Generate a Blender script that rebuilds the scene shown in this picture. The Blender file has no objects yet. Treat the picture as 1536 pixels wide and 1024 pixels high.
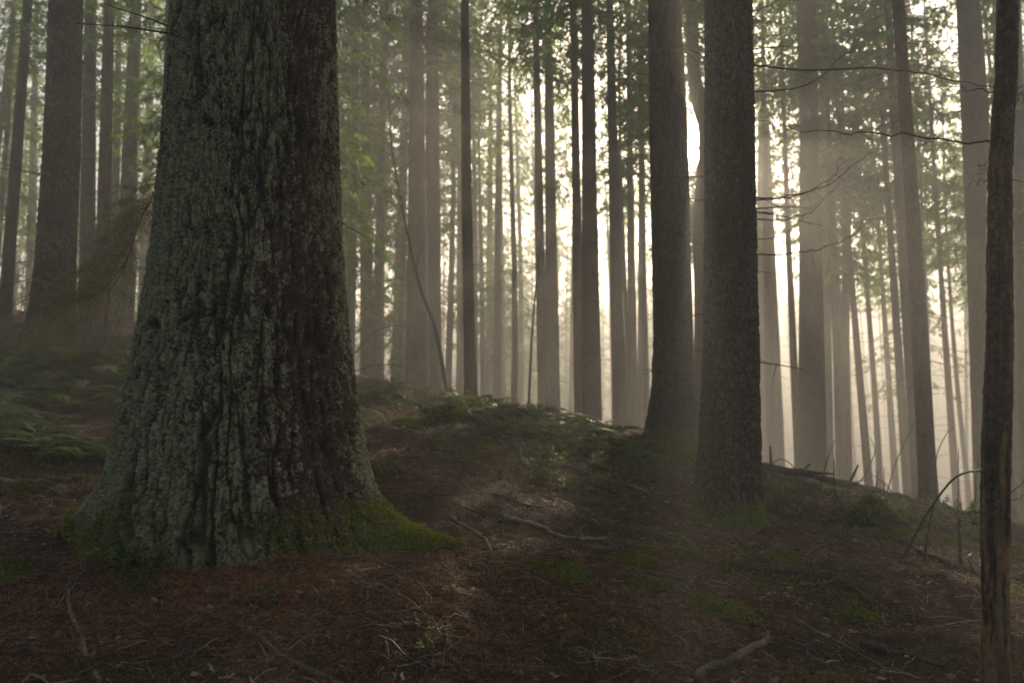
import bpy, math, random
import numpy as np
from mathutils import Vector, Matrix

rng = np.random.default_rng(7)
C = bpy.context.scene.collection
SC = bpy.context.scene
PI = math.pi

# ------------------------------------------------------------------ camera geometry
LENS = 28.0
FPX = 1536 * LENS / 36.0
PITCH = math.radians(6.8)
CAM = np.array([0.0, 0.0, 1.3])
cp, sp = math.cos(PITCH), math.sin(PITCH)

def ray(px, py):
    u = (px - 768) / FPX
    w = (512 - py) / FPX
    y = cp - w * sp
    return np.array([u / y, 1.0, (sp + w * cp) / y])

def at(px, py, Y):
    """world point at ground distance Y along the view axis"""
    return CAM + ray(px, py) * Y

# ------------------------------------------------------------------ noise
def _h(ix, iy, iz, s=0):
    n = (ix.astype(np.int64) * 374761393 + iy.astype(np.int64) * 668265263 + iz.astype(np.int64) * 1442695041 + s * 974634731) & 0xFFFFFFFF
    n = ((n ^ (n >> 13)) * 1274126177) & 0xFFFFFFFF
    n = ((n ^ (n >> 16)) * 2246822519) & 0xFFFFFFFF
    n = n ^ (n >> 15)
    return (n & 0xFFFFFF) / float(0xFFFFFF)

def vnoise(x, y, z=None, s=0):
    """value noise in -1..1"""
    if z is None:
        z = np.zeros_like(x)
    x, y, z = np.broadcast_arrays(x, y, z)
    ix, iy, iz = np.floor(x), np.floor(y), np.floor(z)
    fx, fy, fz = x - ix, y - iy, z - iz
    fx, fy, fz = [f * f * f * (f * (f * 6 - 15) + 10) for f in (fx, fy, fz)]
    r = 0
    for dx in (0, 1):
        for dy in (0, 1):
            for dz in (0, 1):
                wgt = (fx if dx else 1 - fx) * (fy if dy else 1 - fy) * (fz if dz else 1 - fz)
                r = r + wgt * _h(ix + dx, iy + dy, iz + dz, s)
    return r * 2 - 1

def fbm(x, y, z=None, o=4, s=0):
    a, t, r = 1.0, 0.0, 0
    for k in range(o):
        r = r + a * vnoise(x * 2 ** k, y * 2 ** k, None if z is None else z * 2 ** k, s + k * 17)
        t += a
        a *= 0.5
    return r / t

def voro(u, v, per=None, s=0):
    """F1, F2 and the random number of the nearest cell; u repeats after per cells"""
    iu, iv = np.floor(u), np.floor(v)
    f1 = np.full(u.shape, 9.0)
    f2 = np.full(u.shape, 9.0)
    idr = np.zeros(u.shape)
    zz = np.zeros_like(iu)
    for du in (-1, 0, 1):
        for dv in (-1, 0, 1):
            cu, cv = iu + du, iv + dv
            hu = cu % per if per else cu
            px = cu + 0.1 + 0.8 * _h(hu, cv, zz, s + 1)
            py = cv + 0.1 + 0.8 * _h(hu, cv, zz, s + 2)
            d = np.hypot(u - px, v - py)
            near = d < f1
            f2 = np.where(near, f1, np.minimum(f2, d))
            idr = np.where(near, _h(hu, cv, zz, s + 3), idr)
            f1 = np.where(near, d, f1)
    return f1, f2, idr

def sstep(a, b, x):
    t = np.clip((x - a) / (b - a), 0, 1)
    return t * t * (3 - 2 * t)

# ------------------------------------------------------------------ mesh helpers
def mesh(name, v, f, mats, smooth=True, col=None, midx=None):
    """v (n,3); f (m,k) with one k, or a list of such arrays"""
    fs = f if isinstance(f, list) else [f]
    fs = [np.asarray(x, np.int32) for x in fs if len(x)]
    me = bpy.data.meshes.new(name)
    v = np.asarray(v, np.float32)
    me.vertices.add(len(v))
    me.vertices.foreach_set('co', v.ravel())
    li = np.concatenate([x.ravel() for x in fs])
    cnt = np.concatenate([np.full(len(x), x.shape[1], np.int32) for x in fs])
    me.loops.add(len(li))
    me.loops.foreach_set('vertex_index', li)
    me.polygons.add(len(cnt))
    me.polygons.foreach_set('loop_start', np.concatenate([[0], np.cumsum(cnt)[:-1]]).astype(np.int32))
    me.polygons.foreach_set('use_smooth', np.full(len(cnt), smooth, bool))
    for m in (mats if isinstance(mats, (list, tuple)) else [mats]):
        me.materials.append(m)
    if midx is not None:
        me.polygons.foreach_set('material_index', np.asarray(midx, np.int32))
    me.update(calc_edges=True)
    if col is not None:
        a = me.color_attributes.new('tint', 'FLOAT_COLOR', 'POINT')
        c4 = np.ones((len(v), 4), np.float32)
        c4[:, :3] = col
        a.data.foreach_set('color', c4.ravel())
    return me

def obj(name, me, parent=None, loc=None):
    o = bpy.data.objects.new(name, me)
    C.objects.link(o)
    if parent is not None:
        o.parent = parent
    if loc is not None:
        o.location = loc
    return o

def tag(o, label=None, cat=None, group=None, kind=None):
    for k, val in (('label', label), ('category', cat), ('group', group), ('kind', kind)):
        if val:
            o[k] = val
    return o

def thing(name, label, cat, loc=(0, 0, 0), group=None):
    o = bpy.data.objects.new(name, None)
    o.empty_display_size = 0.2
    C.objects.link(o)
    o.location = tuple(float(a) for a in loc)
    return tag(o, label, cat, group)

class Geo:
    """collects vertices, faces and tints, to be linked as ONE mesh"""
    def __init__(s):
        s.v, s.f, s.c, s.m, s.n = [], [], [], [], 0
    def add(s, v, f, col=(1, 1, 1), m=0):
        v = np.asarray(v, float).reshape(-1, 3)
        f = np.asarray(f, np.int64)
        s.v.append(v)
        s.f.append(f + s.n)
        s.c.append(np.broadcast_to(np.asarray(col, float), v.shape))
        s.m.append(np.full(len(f), m, np.int32))
        s.n += len(v)
    def mesh(s, name, mats, smooth=True):
        # faces of one size together
        k = sorted({x.shape[1] for x in s.f})
        fs = [np.concatenate([x for x in s.f if x.shape[1] == q]) for q in k]
        mi = np.concatenate([np.concatenate([y for x, y in zip(s.f, s.m) if x.shape[1] == q]) for q in k])
        return mesh(name, np.concatenate(s.v), fs, mats, smooth, np.concatenate(s.c), mi)

def tube(p, r, n=6, cap=True):
    """swept tube along points p with radii r"""
    p = np.asarray(p, float)
    r = np.broadcast_to(np.asarray(r, float), (len(p),))
    t = np.gradient(p, axis=0)
    t /= np.linalg.norm(t, axis=1)[:, None] + 1e-9
    ref = np.array([0.31, 0.22, 0.92]) if abs(t[:, 2]).mean() < 0.8 else np.array([0.9, 0.3, 0.1])
    a = np.cross(t, ref)
    a /= np.linalg.norm(a, axis=1)[:, None] + 1e-9
    b = np.cross(t, a)
    th = np.arange(n) / n * 2 * PI
    v = p[:, None, :] + r[:, None, None] * (np.cos(th)[None, :, None] * a[:, None, :] + np.sin(th)[None, :, None] * b[:, None, :])
    m = len(p)
    i = np.arange(m - 1)[:, None] * n
    j = np.arange(n)[None, :]
    q = np.stack([i + j, i + (j + 1) % n, i + n + (j + 1) % n, i + n + j], -1).reshape(-1, 4)
    v = v.reshape(-1, 3)
    if cap:
        v = np.concatenate([v, p[:1], p[-1:]])
        c0, c1 = m * n, m * n + 1
        k = np.arange(n)
        kk = (k + 1) % n
        # caps as degenerate-free quads: two neighbouring triangles share the centre
        q = np.concatenate([q, np.stack([np.full(n // 2, c0), kk[1::2][: n // 2], kk[0::2][: n // 2], k[0::2][: n // 2]], -1),
                            np.stack([np.full(n // 2, c1), (m - 1) * n + k[0::2][: n // 2], (m - 1) * n + kk[0::2][: n // 2], (m - 1) * n + kk[1::2][: n // 2]], -1)])
    return v, q

def smooth_path(pts, n):
    """Catmull-Rom through pts"""
    p = np.asarray(pts, float)
    p = np.concatenate([[2 * p[0] - p[1]], p, [2 * p[-1] - p[-2]]])
    out = []
    for t in np.linspace(0, len(p) - 3 - 1e-6, n):
        i = int(t)
        f = t - i
        a, b, c, d = p[i], p[i + 1], p[i + 2], p[i + 3]
        out.append(0.5 * (2 * b + (c - a) * f + (2 * a - 5 * b + 4 * c - d) * f * f + (3 * b - a - 3 * c + d) * f ** 3))
    return np.array(out)

# ------------------------------------------------------------------ the ground as a smooth surface through surveyed points
_gp = [(0, 1024, 2.9), (400, 1024, 3.0), (768, 1024, 3.1), (1150, 1024, 3.1), (1536, 1024, 3.1), (-150, 900, 3.7), (1700, 930, 4.6),
       (430, 848, 4.1), (600, 862, 4.1), (720, 840, 4.35), (150, 765, 4.9), (0, 760, 4.9), (0, 880, 3.9), (230, 880, 4.0),
       (690, 805, 4.75), (560, 700, 6.5), (600, 640, 9), (560, 592, 12), (700, 600, 14), (800, 622, 13.5), (900, 645, 12.5),
       (1000, 664, 11.5), (850, 720, 8), (900, 800, 6), (1090, 792, 7.6), (1210, 780, 7.9), (1300, 850, 5.5), (1150, 900, 4.6),
       (1150, 715, 10.8), (1300, 742, 11.2), (1450, 772, 11.2), (1600, 800, 11), (1500, 850, 6.6), (1536, 930, 4.6),
       (0, 640, 8), (100, 600, 10), (0, 542, 12.5), (75, 517, 12), (200, 512, 14), (120, 492, 17), (-60, 475, 18), (520, 562, 15)]
_ga = [(-15, 30, 4.6), (-8, 30, 3.0), (-3, 26, 1.2), (0, 23, .2), (5, 21, -1.0), (10, 19, -1.6), (14, 17, -1.9), (0, 35, -3), (10, 30, -4),
       (20, 25, -4), (-10, 45, 1), (0, 50, -5), (15, 50, -6), (30, 40, -6), (-30, 50, 3), (0, 75, -4), (25, 75, -5), (-25, 80, 1), (0, 110, 13),
       (40, 110, 13), (-40, 110, 14), (20, 92, 2), (-20, 92, 4), (60, 60, -4), (-60, 40, 7), (-40, 10, 7), (-15, 8, 4.0), (40, 10, -2), (15, 4, -.8), (0, -4, -.1),
       (0, -12, -.5), (-20, -12, 2), (20, -12, -1.2), (-60, 150, 27), (60, 150, 27), (0, 150, 27), (30, 150, 27), (-30, 150, 27), (0, 130, 21), (90, 100, 10), (-90, 100, 14), (90, 0, -4), (-90, 0, 9)]
_P = np.array([at(*q) for q in _gp] + [np.array(q, float) for q in _ga])

def _warp(x, y):
    # distances matter near the camera: compress far away
    return np.stack([np.arcsinh(x / 4.0) * 4, np.arcsinh((y - 3) / 6.0) * 6], -1)

_W = _warp(_P[:, 0], _P[:, 1])
def _phi(d):
    return d * d * np.log(d + 1e-6)
_K = _phi(np.linalg.norm(_W[:, None] - _W[None], axis=-1)) + np.eye(len(_W)) * 0.6
_Q = np.concatenate([np.ones((len(_W), 1)), _W], 1)
_A = np.block([[_K, _Q], [_Q.T, np.zeros((3, 3))]])
_S = np.linalg.solve(_A, np.concatenate([_P[:, 2], np.zeros(3)]))

def ground(x, y, fine=True):
    x = np.atleast_1d(np.asarray(x, float))
    y = np.atleast_1d(np.asarray(y, float))
    sh = x.shape
    w = _warp(x.ravel(), y.ravel())
    z = np.empty(len(w))
    for i in range(0, len(w), 20000):
        ww = w[i:i + 20000]
        z[i:i + 20000] = _phi(np.linalg.norm(ww[:, None] - _W[None], axis=-1)) @ _S[:len(_W)] + _S[len(_W)] + ww @ _S[len(_W) + 1:]
    z = z.reshape(sh)
    # the needle mound at the foot of the old tree
    z += 0.07 * np.exp(-(((x + 1.05) / .75) ** 2 + ((y - 3.95) / .35) ** 2))
    z += 0.10 * np.exp(-(((x + 1.95) / .45) ** 2 + ((y - 4.15) / .35) ** 2))
    z += 0.09 * fbm(x * .8, y * .8, o=2, s=3) + 0.25 * vnoise(x * .13, y * .13, s=9) * sstep(9, 30, np.hypot(x, y))
    if fine:
        z += 0.05 * fbm(x * 2.6, y * 2.6, o=4, s=21) + 0.014 * vnoise(x * 14, y * 14, s=5)
    return z

def g1(x, y):
    return float(ground(x, y)[0])

def hit(px, py, lo=2.0, hi=40.0):
    """the point where a pixel's ray meets the ground"""
    Y = np.exp(np.linspace(math.log(lo), math.log(hi), 500))
    r = ray(px, py)
    x, z = r[0] * Y, CAM[2] + r[2] * Y
    below = z - ground(x, Y) < 0
    i = int(np.argmax(below)) if below.any() else len(Y) - 1
    return np.array([x[i], Y[i], g1(x[i], Y[i])])

# ------------------------------------------------------------------ materials
def _nodes(name):
    m = bpy.data.materials.new(name)
    m.use_nodes = True
    nt = m.node_tree
    nt.nodes.clear()
    out = nt.nodes.new('ShaderNodeOutputMaterial')
    return m, nt, out

def leaf_mat(name, transl=0.45, rough=0.5, spec=0.3, gain=1.0):
    """thin leaf: reflects and lets light through; its tint varies from leaf to leaf"""
    m, nt, out = _nodes(name)
    N, L = nt.nodes.new, nt.links.new
    at_ = N('ShaderNodeAttribute'); at_.attribute_name = 'tint'
    nz = N('ShaderNodeTexNoise'); nz.inputs['Scale'].default_value = 3.0; nz.inputs['Detail'].default_value = 3
    mp = N('ShaderNodeMapRange'); mp.inputs[1].default_value = .3; mp.inputs[2].default_value = .7; mp.inputs[3].default_value = .7 * gain; mp.inputs[4].default_value = 1.3 * gain
    mx = N('ShaderNodeVectorMath'); mx.operation = 'SCALE'
    tc = N('ShaderNodeTexCoord')
    L(tc.outputs['Object'], nz.inputs['Vector']); L(nz.outputs[0], mp.inputs[0])
    L(at_.outputs['Color'], mx.inputs[0]); L(mp.outputs[0], mx.inputs['Scale'])
    b = N('ShaderNodeBsdfPrincipled')
    b.inputs['Roughness'].default_value = rough
    b.inputs['Specular IOR Level'].default_value = spec
    L(mx.outputs[0], b.inputs['Base Color'])
    t = N('ShaderNodeBsdfTranslucent')
    ml = N('ShaderNodeVectorMath'); ml.operation = 'MULTIPLY'; ml.inputs[1].default_value = (1.25, 1.2, .55)
    L(mx.outputs[0], ml.inputs[0]); L(ml.outputs[0], t.inputs['Color'])
    ms = N('ShaderNodeMixShader'); ms.inputs[0].default_value = transl
    L(b.outputs[0], ms.inputs[1]); L(t.outputs[0], ms.inputs[2]); L(ms.outputs[0], out.inputs[0])
    return m

def tint_mat(name, rough=0.9, spec=0.2, scale=30.0, lo=.6, hi=1.35, bump=0.3, dist=0.005, stretch=(1, 1, 1), patch=None):
    """tint attribute times noise, with a bump; patch = (colour, scale, threshold) blends stains of another colour"""
    m, nt, out = _nodes(name)
    N, L = nt.nodes.new, nt.links.new
    at_ = N('ShaderNodeAttribute'); at_.attribute_name = 'tint'
    tc = N('ShaderNodeTexCoord')
    mpp = N('ShaderNodeMapping'); mpp.inputs['Scale'].default_value = stretch
    L(tc.outputs['Object'], mpp.inputs['Vector'])
    nz = N('ShaderNodeTexNoise'); nz.inputs['Scale'].default_value = scale; nz.inputs['Detail'].default_value = 5; nz.inputs['Roughness'].default_value = .65
    L(mpp.outputs[0], nz.inputs['Vector'])
    mp = N('ShaderNodeMapRange'); mp.inputs[1].default_value = .3; mp.inputs[2].default_value = .7; mp.inputs[3].default_value = lo; mp.inputs[4].default_value = hi
    L(nz.outputs[0], mp.inputs[0])
    mx = N('ShaderNodeVectorMath'); mx.operation = 'SCALE'
    L(at_.outputs['Color'], mx.inputs[0]); L(mp.outputs[0], mx.inputs['Scale'])
    colo = mx.outputs[0]
    if patch:
        n2 = N('ShaderNodeTexNoise'); n2.inputs['Scale'].default_value = patch[1]; n2.inputs['Detail'].default_value = 4
        L(mpp.outputs[0], n2.inputs['Vector'])
        r2 = N('ShaderNodeMapRange'); r2.inputs[1].default_value = patch[2]; r2.inputs[2].default_value = patch[2] + .08
        L(n2.outputs[0], r2.inputs[0])
        mm = N('ShaderNodeMix'); mm.data_type = 'RGBA'
        L(r2.outputs[0], mm.inputs[0]); L(colo, mm.inputs[6]); mm.inputs[7].default_value = (*patch[0], 1)
        colo = mm.outputs[2]
    b = N('ShaderNodeBsdfPrincipled')
    b.inputs['Roughness'].default_value = rough
    b.inputs['Specular IOR Level'].default_value = spec
    L(colo, b.inputs['Base Color'])
    if bump:
        bp = N('ShaderNodeBump'); bp.inputs['Strength'].default_value = bump; bp.inputs['Distance'].default_value = dist
        L(nz.outputs[0], bp.inputs['Height']); L(bp.outputs[0], b.inputs['Normal'])
    L(b.outputs[0], out.inputs[0])
    return m

def bark_mat(name, c1, c2, plate=(26, 26, 8), patch=None, bump=.9):
    """scaly conifer bark: elongated cells with cracks, two colours"""
    m, nt, out = _nodes(name)
    N, L = nt.nodes.new, nt.links.new
    tc = N('ShaderNodeTexCoord')
    mpp = N('ShaderNodeMapping'); mpp.inputs['Scale'].default_value = plate
    L(tc.outputs['Object'], mpp.inputs['Vector'])
    wn = N('ShaderNodeTexNoise'); wn.inputs['Scale'].default_value = 1.5; wn.inputs['Detail'].default_value = 3
    L(mpp.outputs[0], wn.inputs['Vector'])
    ad = N('ShaderNodeVectorMath'); ad.operation = 'MULTIPLY_ADD'; ad.inputs[1].default_value = (.9, .9, .9)
    L(wn.outputs['Color'], ad.inputs[0]); L(mpp.outputs[0], ad.inputs[2])
    vo = N('ShaderNodeTexVoronoi'); vo.feature = 'DISTANCE_TO_EDGE'; vo.inputs['Scale'].default_value = 1
    L(ad.outputs[0], vo.inputs['Vector'])
    vc = N('ShaderNodeTexVoronoi'); vc.inputs['Scale'].default_value = 1
    L(ad.outputs[0], vc.inputs['Vector'])
    ed = N('ShaderNodeMapRange'); ed.inputs[1].default_value = 0; ed.inputs[2].default_value = .25
    L(vo.outputs['Distance'], ed.inputs[0])
    fn = N('ShaderNodeTexNoise'); fn.inputs['Scale'].default_value = 45; fn.inputs['Detail'].default_value = 6; fn.inputs['Roughness'].default_value = .7
    L(tc.outputs['Object'], fn.inputs['Vector'])
    big = N('ShaderNodeTexNoise'); big.inputs['Scale'].default_value = 1.3; big.inputs['Detail'].default_value = 4
    L(tc.outputs['Object'], big.inputs['Vector'])
    s1 = N('ShaderNodeMath'); s1.operation = 'MULTIPLY_ADD'; s1.inputs[1].default_value = .5; 
    L(vc.outputs['Color'], s1.inputs[0]); L(big.outputs[0], s1.inputs[2])
    s2 = N('ShaderNodeMapRange'); s2.inputs[1].default_value = .45; s2.inputs[2].default_value = 1.05
    L(s1.outputs[0], s2.inputs[0])
    mm = N('ShaderNodeMix'); mm.data_type = 'RGBA'
    mm.inputs[6].default_value = (*c1, 1); mm.inputs[7].default_value = (*c2, 1)
    L(s2.outputs[0], mm.inputs[0])
    colo = mm.outputs[2]
    if patch:
        r2 = N('ShaderNodeMapRange'); r2.inputs[1].default_value = patch[1]; r2.inputs[2].default_value = patch[1] + .06
        n2 = N('ShaderNodeTexNoise'); n2.inputs['Scale'].default_value = patch[2]; n2.inputs['Detail'].default_value = 5
        L(tc.outputs['Object'], n2.inputs['Vector']); L(n2.outputs[0], r2.inputs[0])
        m3 = N('ShaderNodeMix'); m3.data_type = 'RGBA'; m3.inputs[7].default_value = (*patch[0], 1)
        L(r2.outputs[0], m3.inputs[0]); L(colo, m3.inputs[6]); colo = m3.outputs[2]
    sc = N('ShaderNodeVectorMath'); sc.operation = 'SCALE'
    mr = N('ShaderNodeMapRange'); mr.inputs[1].default_value = .3; mr.inputs[2].default_value = .7; mr.inputs[3].default_value = .65; mr.inputs[4].default_value = 1.35
    L(fn.outputs[0], mr.inputs[0]); L(colo, sc.inputs[0]); L(mr.outputs[0], sc.inputs['Scale'])
    hh = N('ShaderNodeMath'); hh.operation = 'MULTIPLY_ADD'; hh.inputs[1].default_value = .35
    L(fn.outputs[0], hh.inputs[0]); L(ed.outputs[0], hh.inputs[2])
    bp = N('ShaderNodeBump'); bp.inputs['Strength'].default_value = bump; bp.inputs['Distance'].default_value = .012
    L(hh.outputs[0], bp.inputs['Height'])
    b = N('ShaderNodeBsdfPrincipled'); b.inputs['Roughness'].default_value = .9; b.inputs['Specular IOR Level'].default_value = .15
    L(sc.outputs[0], b.inputs['Base Color']); L(bp.outputs[0], b.inputs['Normal']); L(b.outputs[0], out.inputs[0])
    return m

def soil_mat():
    m, nt, out = _nodes('forest_soil')
    N, L = nt.nodes.new, nt.links.new
    tc = N('ShaderNodeTexCoord')
    n1 = N('ShaderNodeTexNoise'); n1.inputs['Scale'].default_value = 1.4; n1.inputs['Detail'].default_value = 5
    n2 = N('ShaderNodeTexNoise'); n2.inputs['Scale'].default_value = 38; n2.inputs['Detail'].default_value = 7; n2.inputs['Roughness'].default_value = .75
    n3 = N('ShaderNodeTexNoise'); n3.inputs['Scale'].default_value = .9; n3.inputs['Detail'].default_value = 6
    for n in (n1, n2, n3):
        L(tc.outputs['Object'], n.inputs['Vector'])
    r = N('ShaderNodeValToRGB')
    r.color_ramp.elements[0].position = .35; r.color_ramp.elements[0].color = (.022, .014, .010, 1)
    r.color_ramp.elements[1].position = .68; r.color_ramp.elements[1].color = (.085, .045, .026, 1)
    L(n2.outputs[0], r.inputs[0])
    g = N('ShaderNodeMix'); g.data_type = 'RGBA'; g.inputs[7].default_value = (.035, .045, .014, 1)
    mr = N('ShaderNodeMapRange'); mr.inputs[1].default_value = .56; mr.inputs[2].default_value = .70; mr.inputs[4].default_value = .7
    L(n3.outputs[0], mr.inputs[0]); L(mr.outputs[0], g.inputs[0]); L(r.outputs[0], g.inputs[6])
    bp = N('ShaderNodeBump'); bp.inputs['Strength'].default_value = .8; bp.inputs['Distance'].default_value = .02
    L(n2.outputs[0], bp.inputs['Height'])
    b = N('ShaderNodeBsdfPrincipled'); b.inputs['Roughness'].default_value = .95; b.inputs['Specular IOR Level'].default_value = .1
    L(g.outputs[2], b.inputs['Base Color']); L(bp.outputs[0], b.inputs['Normal']); L(b.outputs[0], out.inputs[0])
    return m

M = dict(
    soil=soil_mat(),
    old_bark=tint_mat('old_bark', .92, .15, 60, .62, 1.4, .8, .006),
    bark=bark_mat('spruce_bark', (.055, .040, .032), (.110, .088, .072)),
    bark_red=bark_mat('reddish_bark', (.060, .036, .026), (.120, .080, .060)),
    bark_green=bark_mat('algae_bark', (.045, .040, .030), (.085, .085, .062)),
    bark_dark=bark_mat('dark_bark', (.040, .030, .024), (.090, .070, .056), plate=(34, 34, 14), patch=((.075, .085, .062), .60, 3.0)),
    snag_bark=tint_mat('snag_bark', .85, .25, 60, .6, 1.4, .8, .004, (1, 1, .6)),
    twig=tint_mat('dead_twig', .85, .25, 25, .65, 1.3, .4, .003),
    wood=tint_mat('dead_wood', .85, .25, 22, .55, 1.4, .6, .005, (1, 1, 1), ((.035, .045, .015), 3.0, .62)),
    needle=leaf_mat('spruce_needles', .58, .6, .15),
    leaf=leaf_mat('broad_leaf', .5, .45, .35),
    fern=leaf_mat('fern_leaf', .5, .55, .3),
    moss=leaf_mat('moss', .35, .8, .1),
    litter=tint_mat('needle_litter', .7, .35, 8, .7, 1.3, 0),
)

# ------------------------------------------------------------------ ground sheet
def build_ground():
    n = 460
    u = np.linspace(-1, 1, n)
    k = 5.0
    xs = np.sinh(u * k) / math.sinh(k) * 100
    ys = 4.0 + np.sinh(u * k) / math.sinh(k) * 150
    ys = ys[ys > -25]
    X, Y = np.meshgrid(xs, ys)
    Z = ground(X, Y)
    v = np.stack([X, Y, Z], -1).reshape(-1, 3)
    w, h = len(xs), len(ys)
    i = np.arange(h - 1)[:, None] * w + np.arange(w - 1)[None]
    f = np.stack([i, i + 1, i + w + 1, i + w], -1).reshape(-1, 4)
    o = obj('ground', mesh('ground', v, f, M['soil']))
    tag(o, 'dark brown needle covered forest floor sloping down into the mist', 'ground', kind='structure')
build_ground()

# ------------------------------------------------------------------ crowns: a few shared meshes, 24 m trees with the base at z = 0
LEAFQ = np.array([[0, 0, 0], [.5, -.5, .0], [1, 0, -.05], [.5, .5, .0]], float)

def quads_at(P, D, W, ln, wd):
    """a diamond leaf at each P along D, W across"""
    n = len(P)
    ln = np.broadcast_to(ln, (n,))[:, None]
    wd = np.broadcast_to(wd, (n,))[:, None]
    v = np.stack([P, P + D * ln * .45 - W * wd * .5, P + D * ln, P + D * ln * .45 + W * wd * .5], 1).reshape(-1, 3)
    f = np.arange(n * 4).reshape(n, 4)
    return v, f

def unit(a):
    return a / (np.linalg.norm(a, axis=-1, keepdims=True) + 1e-9)

def crown_mesh(name, hb, H=24.0, R=2.2, seed=1, dead=26, tint=(.100, .200, .022), nb=95, leaf=(.17, .05), dens=1.0):
    r = np.random.default_rng(seed)
    g = Geo()
    def branch(z, az, L, droop, rise, rad, n=6):
        t = np.linspace(0, 1, n)
        c = np.array([math.cos(az), math.sin(az), 0])
        p = c[None] * (t * L)[:, None]
        p[:, 2] += z + rise * L * t - droop * L * t ** 2
        p[1:, :2] += r.normal(0, .03 * L, (n - 1, 2))
        return p
    # live branches with hanging sprays
    for k in range(nb):
        q = (k + r.random()) / nb
        z = hb + (H - hb - .3) * q ** 1.1
        top = 1 - (z - hb) / (H - hb)
        L = (R * (.15 + .85 * top ** .8)) * r.uniform(.65, 1.2)
        if top > .93:
            L *= r.uniform(.4, .9)
        p = branch(z, r.uniform(0, 2 * PI), L, r.uniform(.25, .6), r.uniform(-.1, .25), .02)
        v, f = tube(p, np.linspace(.022, .006, len(p)), 4, False)
        g.add(v, f, (.05, .04, .032), 0)
        ns = int(L * 9 * dens) + 4
        t = r.uniform(.12, 1.0, ns) * (len(p) - 1)
        i = np.minimum(t.astype(int), len(p) - 2)
        fr = (t - i)[:, None]
        base = p[i] * (1 - fr) + p[i + 1] * fr
        d = unit(p[i + 1] - p[i])
        side = unit(np.cross(d, [0, 0, 1.0])) * r.choice([-1, 1], ns)[:, None]
        sl = (.18 + .30 * L / R * r.random(ns)) * (1.1 - .5 * t / (len(p) - 1))
        sd = unit(d * r.uniform(.3, .9, ns)[:, None] + side + np.array([0, 0, -1.0]) * r.uniform(.2, 1.1, ns)[:, None])
        m = 5
        tt = np.tile(np.linspace(.1, 1, m), ns)
        B = np.repeat(base, m, 0) + np.repeat(sd * sl[:, None], m, 0) * tt[:, None] + r.normal(0, .015, (ns * m, 3))
        D = unit(np.repeat(sd, m, 0) + r.normal(0, .45, (ns * m, 3)) + np.array([0, 0, -.15]))
        W = unit(np.cross(D, r.normal(0, 1, (ns * m, 3)) + np.array([0, 0, 1.2])))
        ok = r.random(ns * m) < .92
        s = r.uniform(.7, 1.3, ns * m)
        vv, ff = quads_at(B[ok], D[ok], W[ok], leaf[0] * s[ok], leaf[1] * s[ok])
        tv = np.array(tint) * r.uniform(.6, 1.5) * np.array([r.uniform(.85, 1.25), 1, r.uniform(.7, 1.2)])
        cc = np.repeat(tv[None] * r.uniform(.75, 1.3, (ok.sum(), 1)), 4, 0)
        g.add(vv, ff, cc, 1)
    # bare dead twigs below the live crown
    for k in range(dead):
        z = r.uniform(1.2, hb + 1.5)
        L = r.uniform(.5, 1.7) * (.5 + .5 * z / hb)
        p = branch(z, r.uniform(0, 2 * PI), L, r.uniform(-.15, .35), r.uniform(-.25, .15), .01, 5)
        v, f = tube(p, np.linspace(.012, .003, 5), 3, False)
        g.add(v, f, (.05, .042, .036), 0)
        for j in range(r.integers(0, 4)):
            a = p[r.integers(1, 4)]
            e = a + np.append(r.normal(0, .25, 2), r.normal(-.05, .12)) * L
            v, f = tube(np.stack([a, (a + e) / 2 + [0, 0, .03], e]), [.006, .004, .002], 3, False)
            g.add(v, f, (.05, .042, .036), 0)
    return g.mesh(name, [M['twig'], M['needle']], False)

CROWN = {
    'high': [crown_mesh('crown_high', 13.5, seed=s, dead=34, nb=105, R=2.3) for s in (1, 2, 3)],
    'mid': [crown_mesh('crown_mid', 8.0, seed=s, R=2.6, nb=100, dead=26, dens=.8) for s in (4, 5, 6)],
    'tuft': [crown_mesh('crown_tuft', 18.2, seed=s, R=2.6, nb=60, dead=40, dens=.75) for s in (11, 12, 13)],
    'low': [crown_mesh('crown_low', 3.5, seed=s, R=2.8, nb=150, dead=14, leaf=(.19, .055)) for s in (7, 8, 9)],
}

def leafy_mesh(name, H=9.0, seed=1, tint=(.06, .09, .022), n=2600, hb=2.5, rad=1.6):
    """broad-leaved sapling crown: thin limbs and scattered leaves"""
    r = np.random.default_rng(seed)
    g = Geo()
    tips = []
    for k in range(26):
        z = hb + (H - hb) * (k + r.random()) / 26
        az, L = r.uniform(0, 2 * PI), rad * r.uniform(.5, 1.1) * (1.15 - .7 * (z - hb) / (H - hb))
        t = np.linspace(0, 1, 6)
        p = np.stack([np.cos(az) * t * L, np.sin(az) * t * L, z + .5 * L * t - .25 * L * t ** 2], -1) + r.normal(0, .03, (6, 3)) * t[:, None]
        v, f = tube(p, np.linspace(.014, .003, 6), 4, False)
        g.add(v, f, (.06, .05, .04), 0)
        tips.append(p)
    tips = np.array(tips)
    b = r.integers(0, len(tips), n)
    t = r.uniform(.25, 1, n) * 5
    i = np.minimum(t.astype(int), 4)
    fr = (t - i)[:, None]
    P = tips[b, i] * (1 - fr) + tips[b, i + 1] * fr + r.normal(0, .16, (n, 3))
    D = unit(r.normal(0, 1, (n, 3)) + [0, 0, -.4])
    W = unit(np.cross(D, r.normal(0, .6, (n, 3)) + [0, 0, 1]))
    s = r.uniform(.7, 1.3, n)
    v, f = quads_at(P, D, W, .085 * s, .055 * s)
    g.add(v, f, np.repeat(np.array(tint)[None] * r.uniform(.6, 1.5, (n, 1)) * [1, 1, 1], 4, 0), 1)
    return g.mesh(name, [M['twig'], M['leaf']], False)

LEAFY = [leafy_mesh('leafy_crown', seed=s) for s in (1, 2, 3)]

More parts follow.
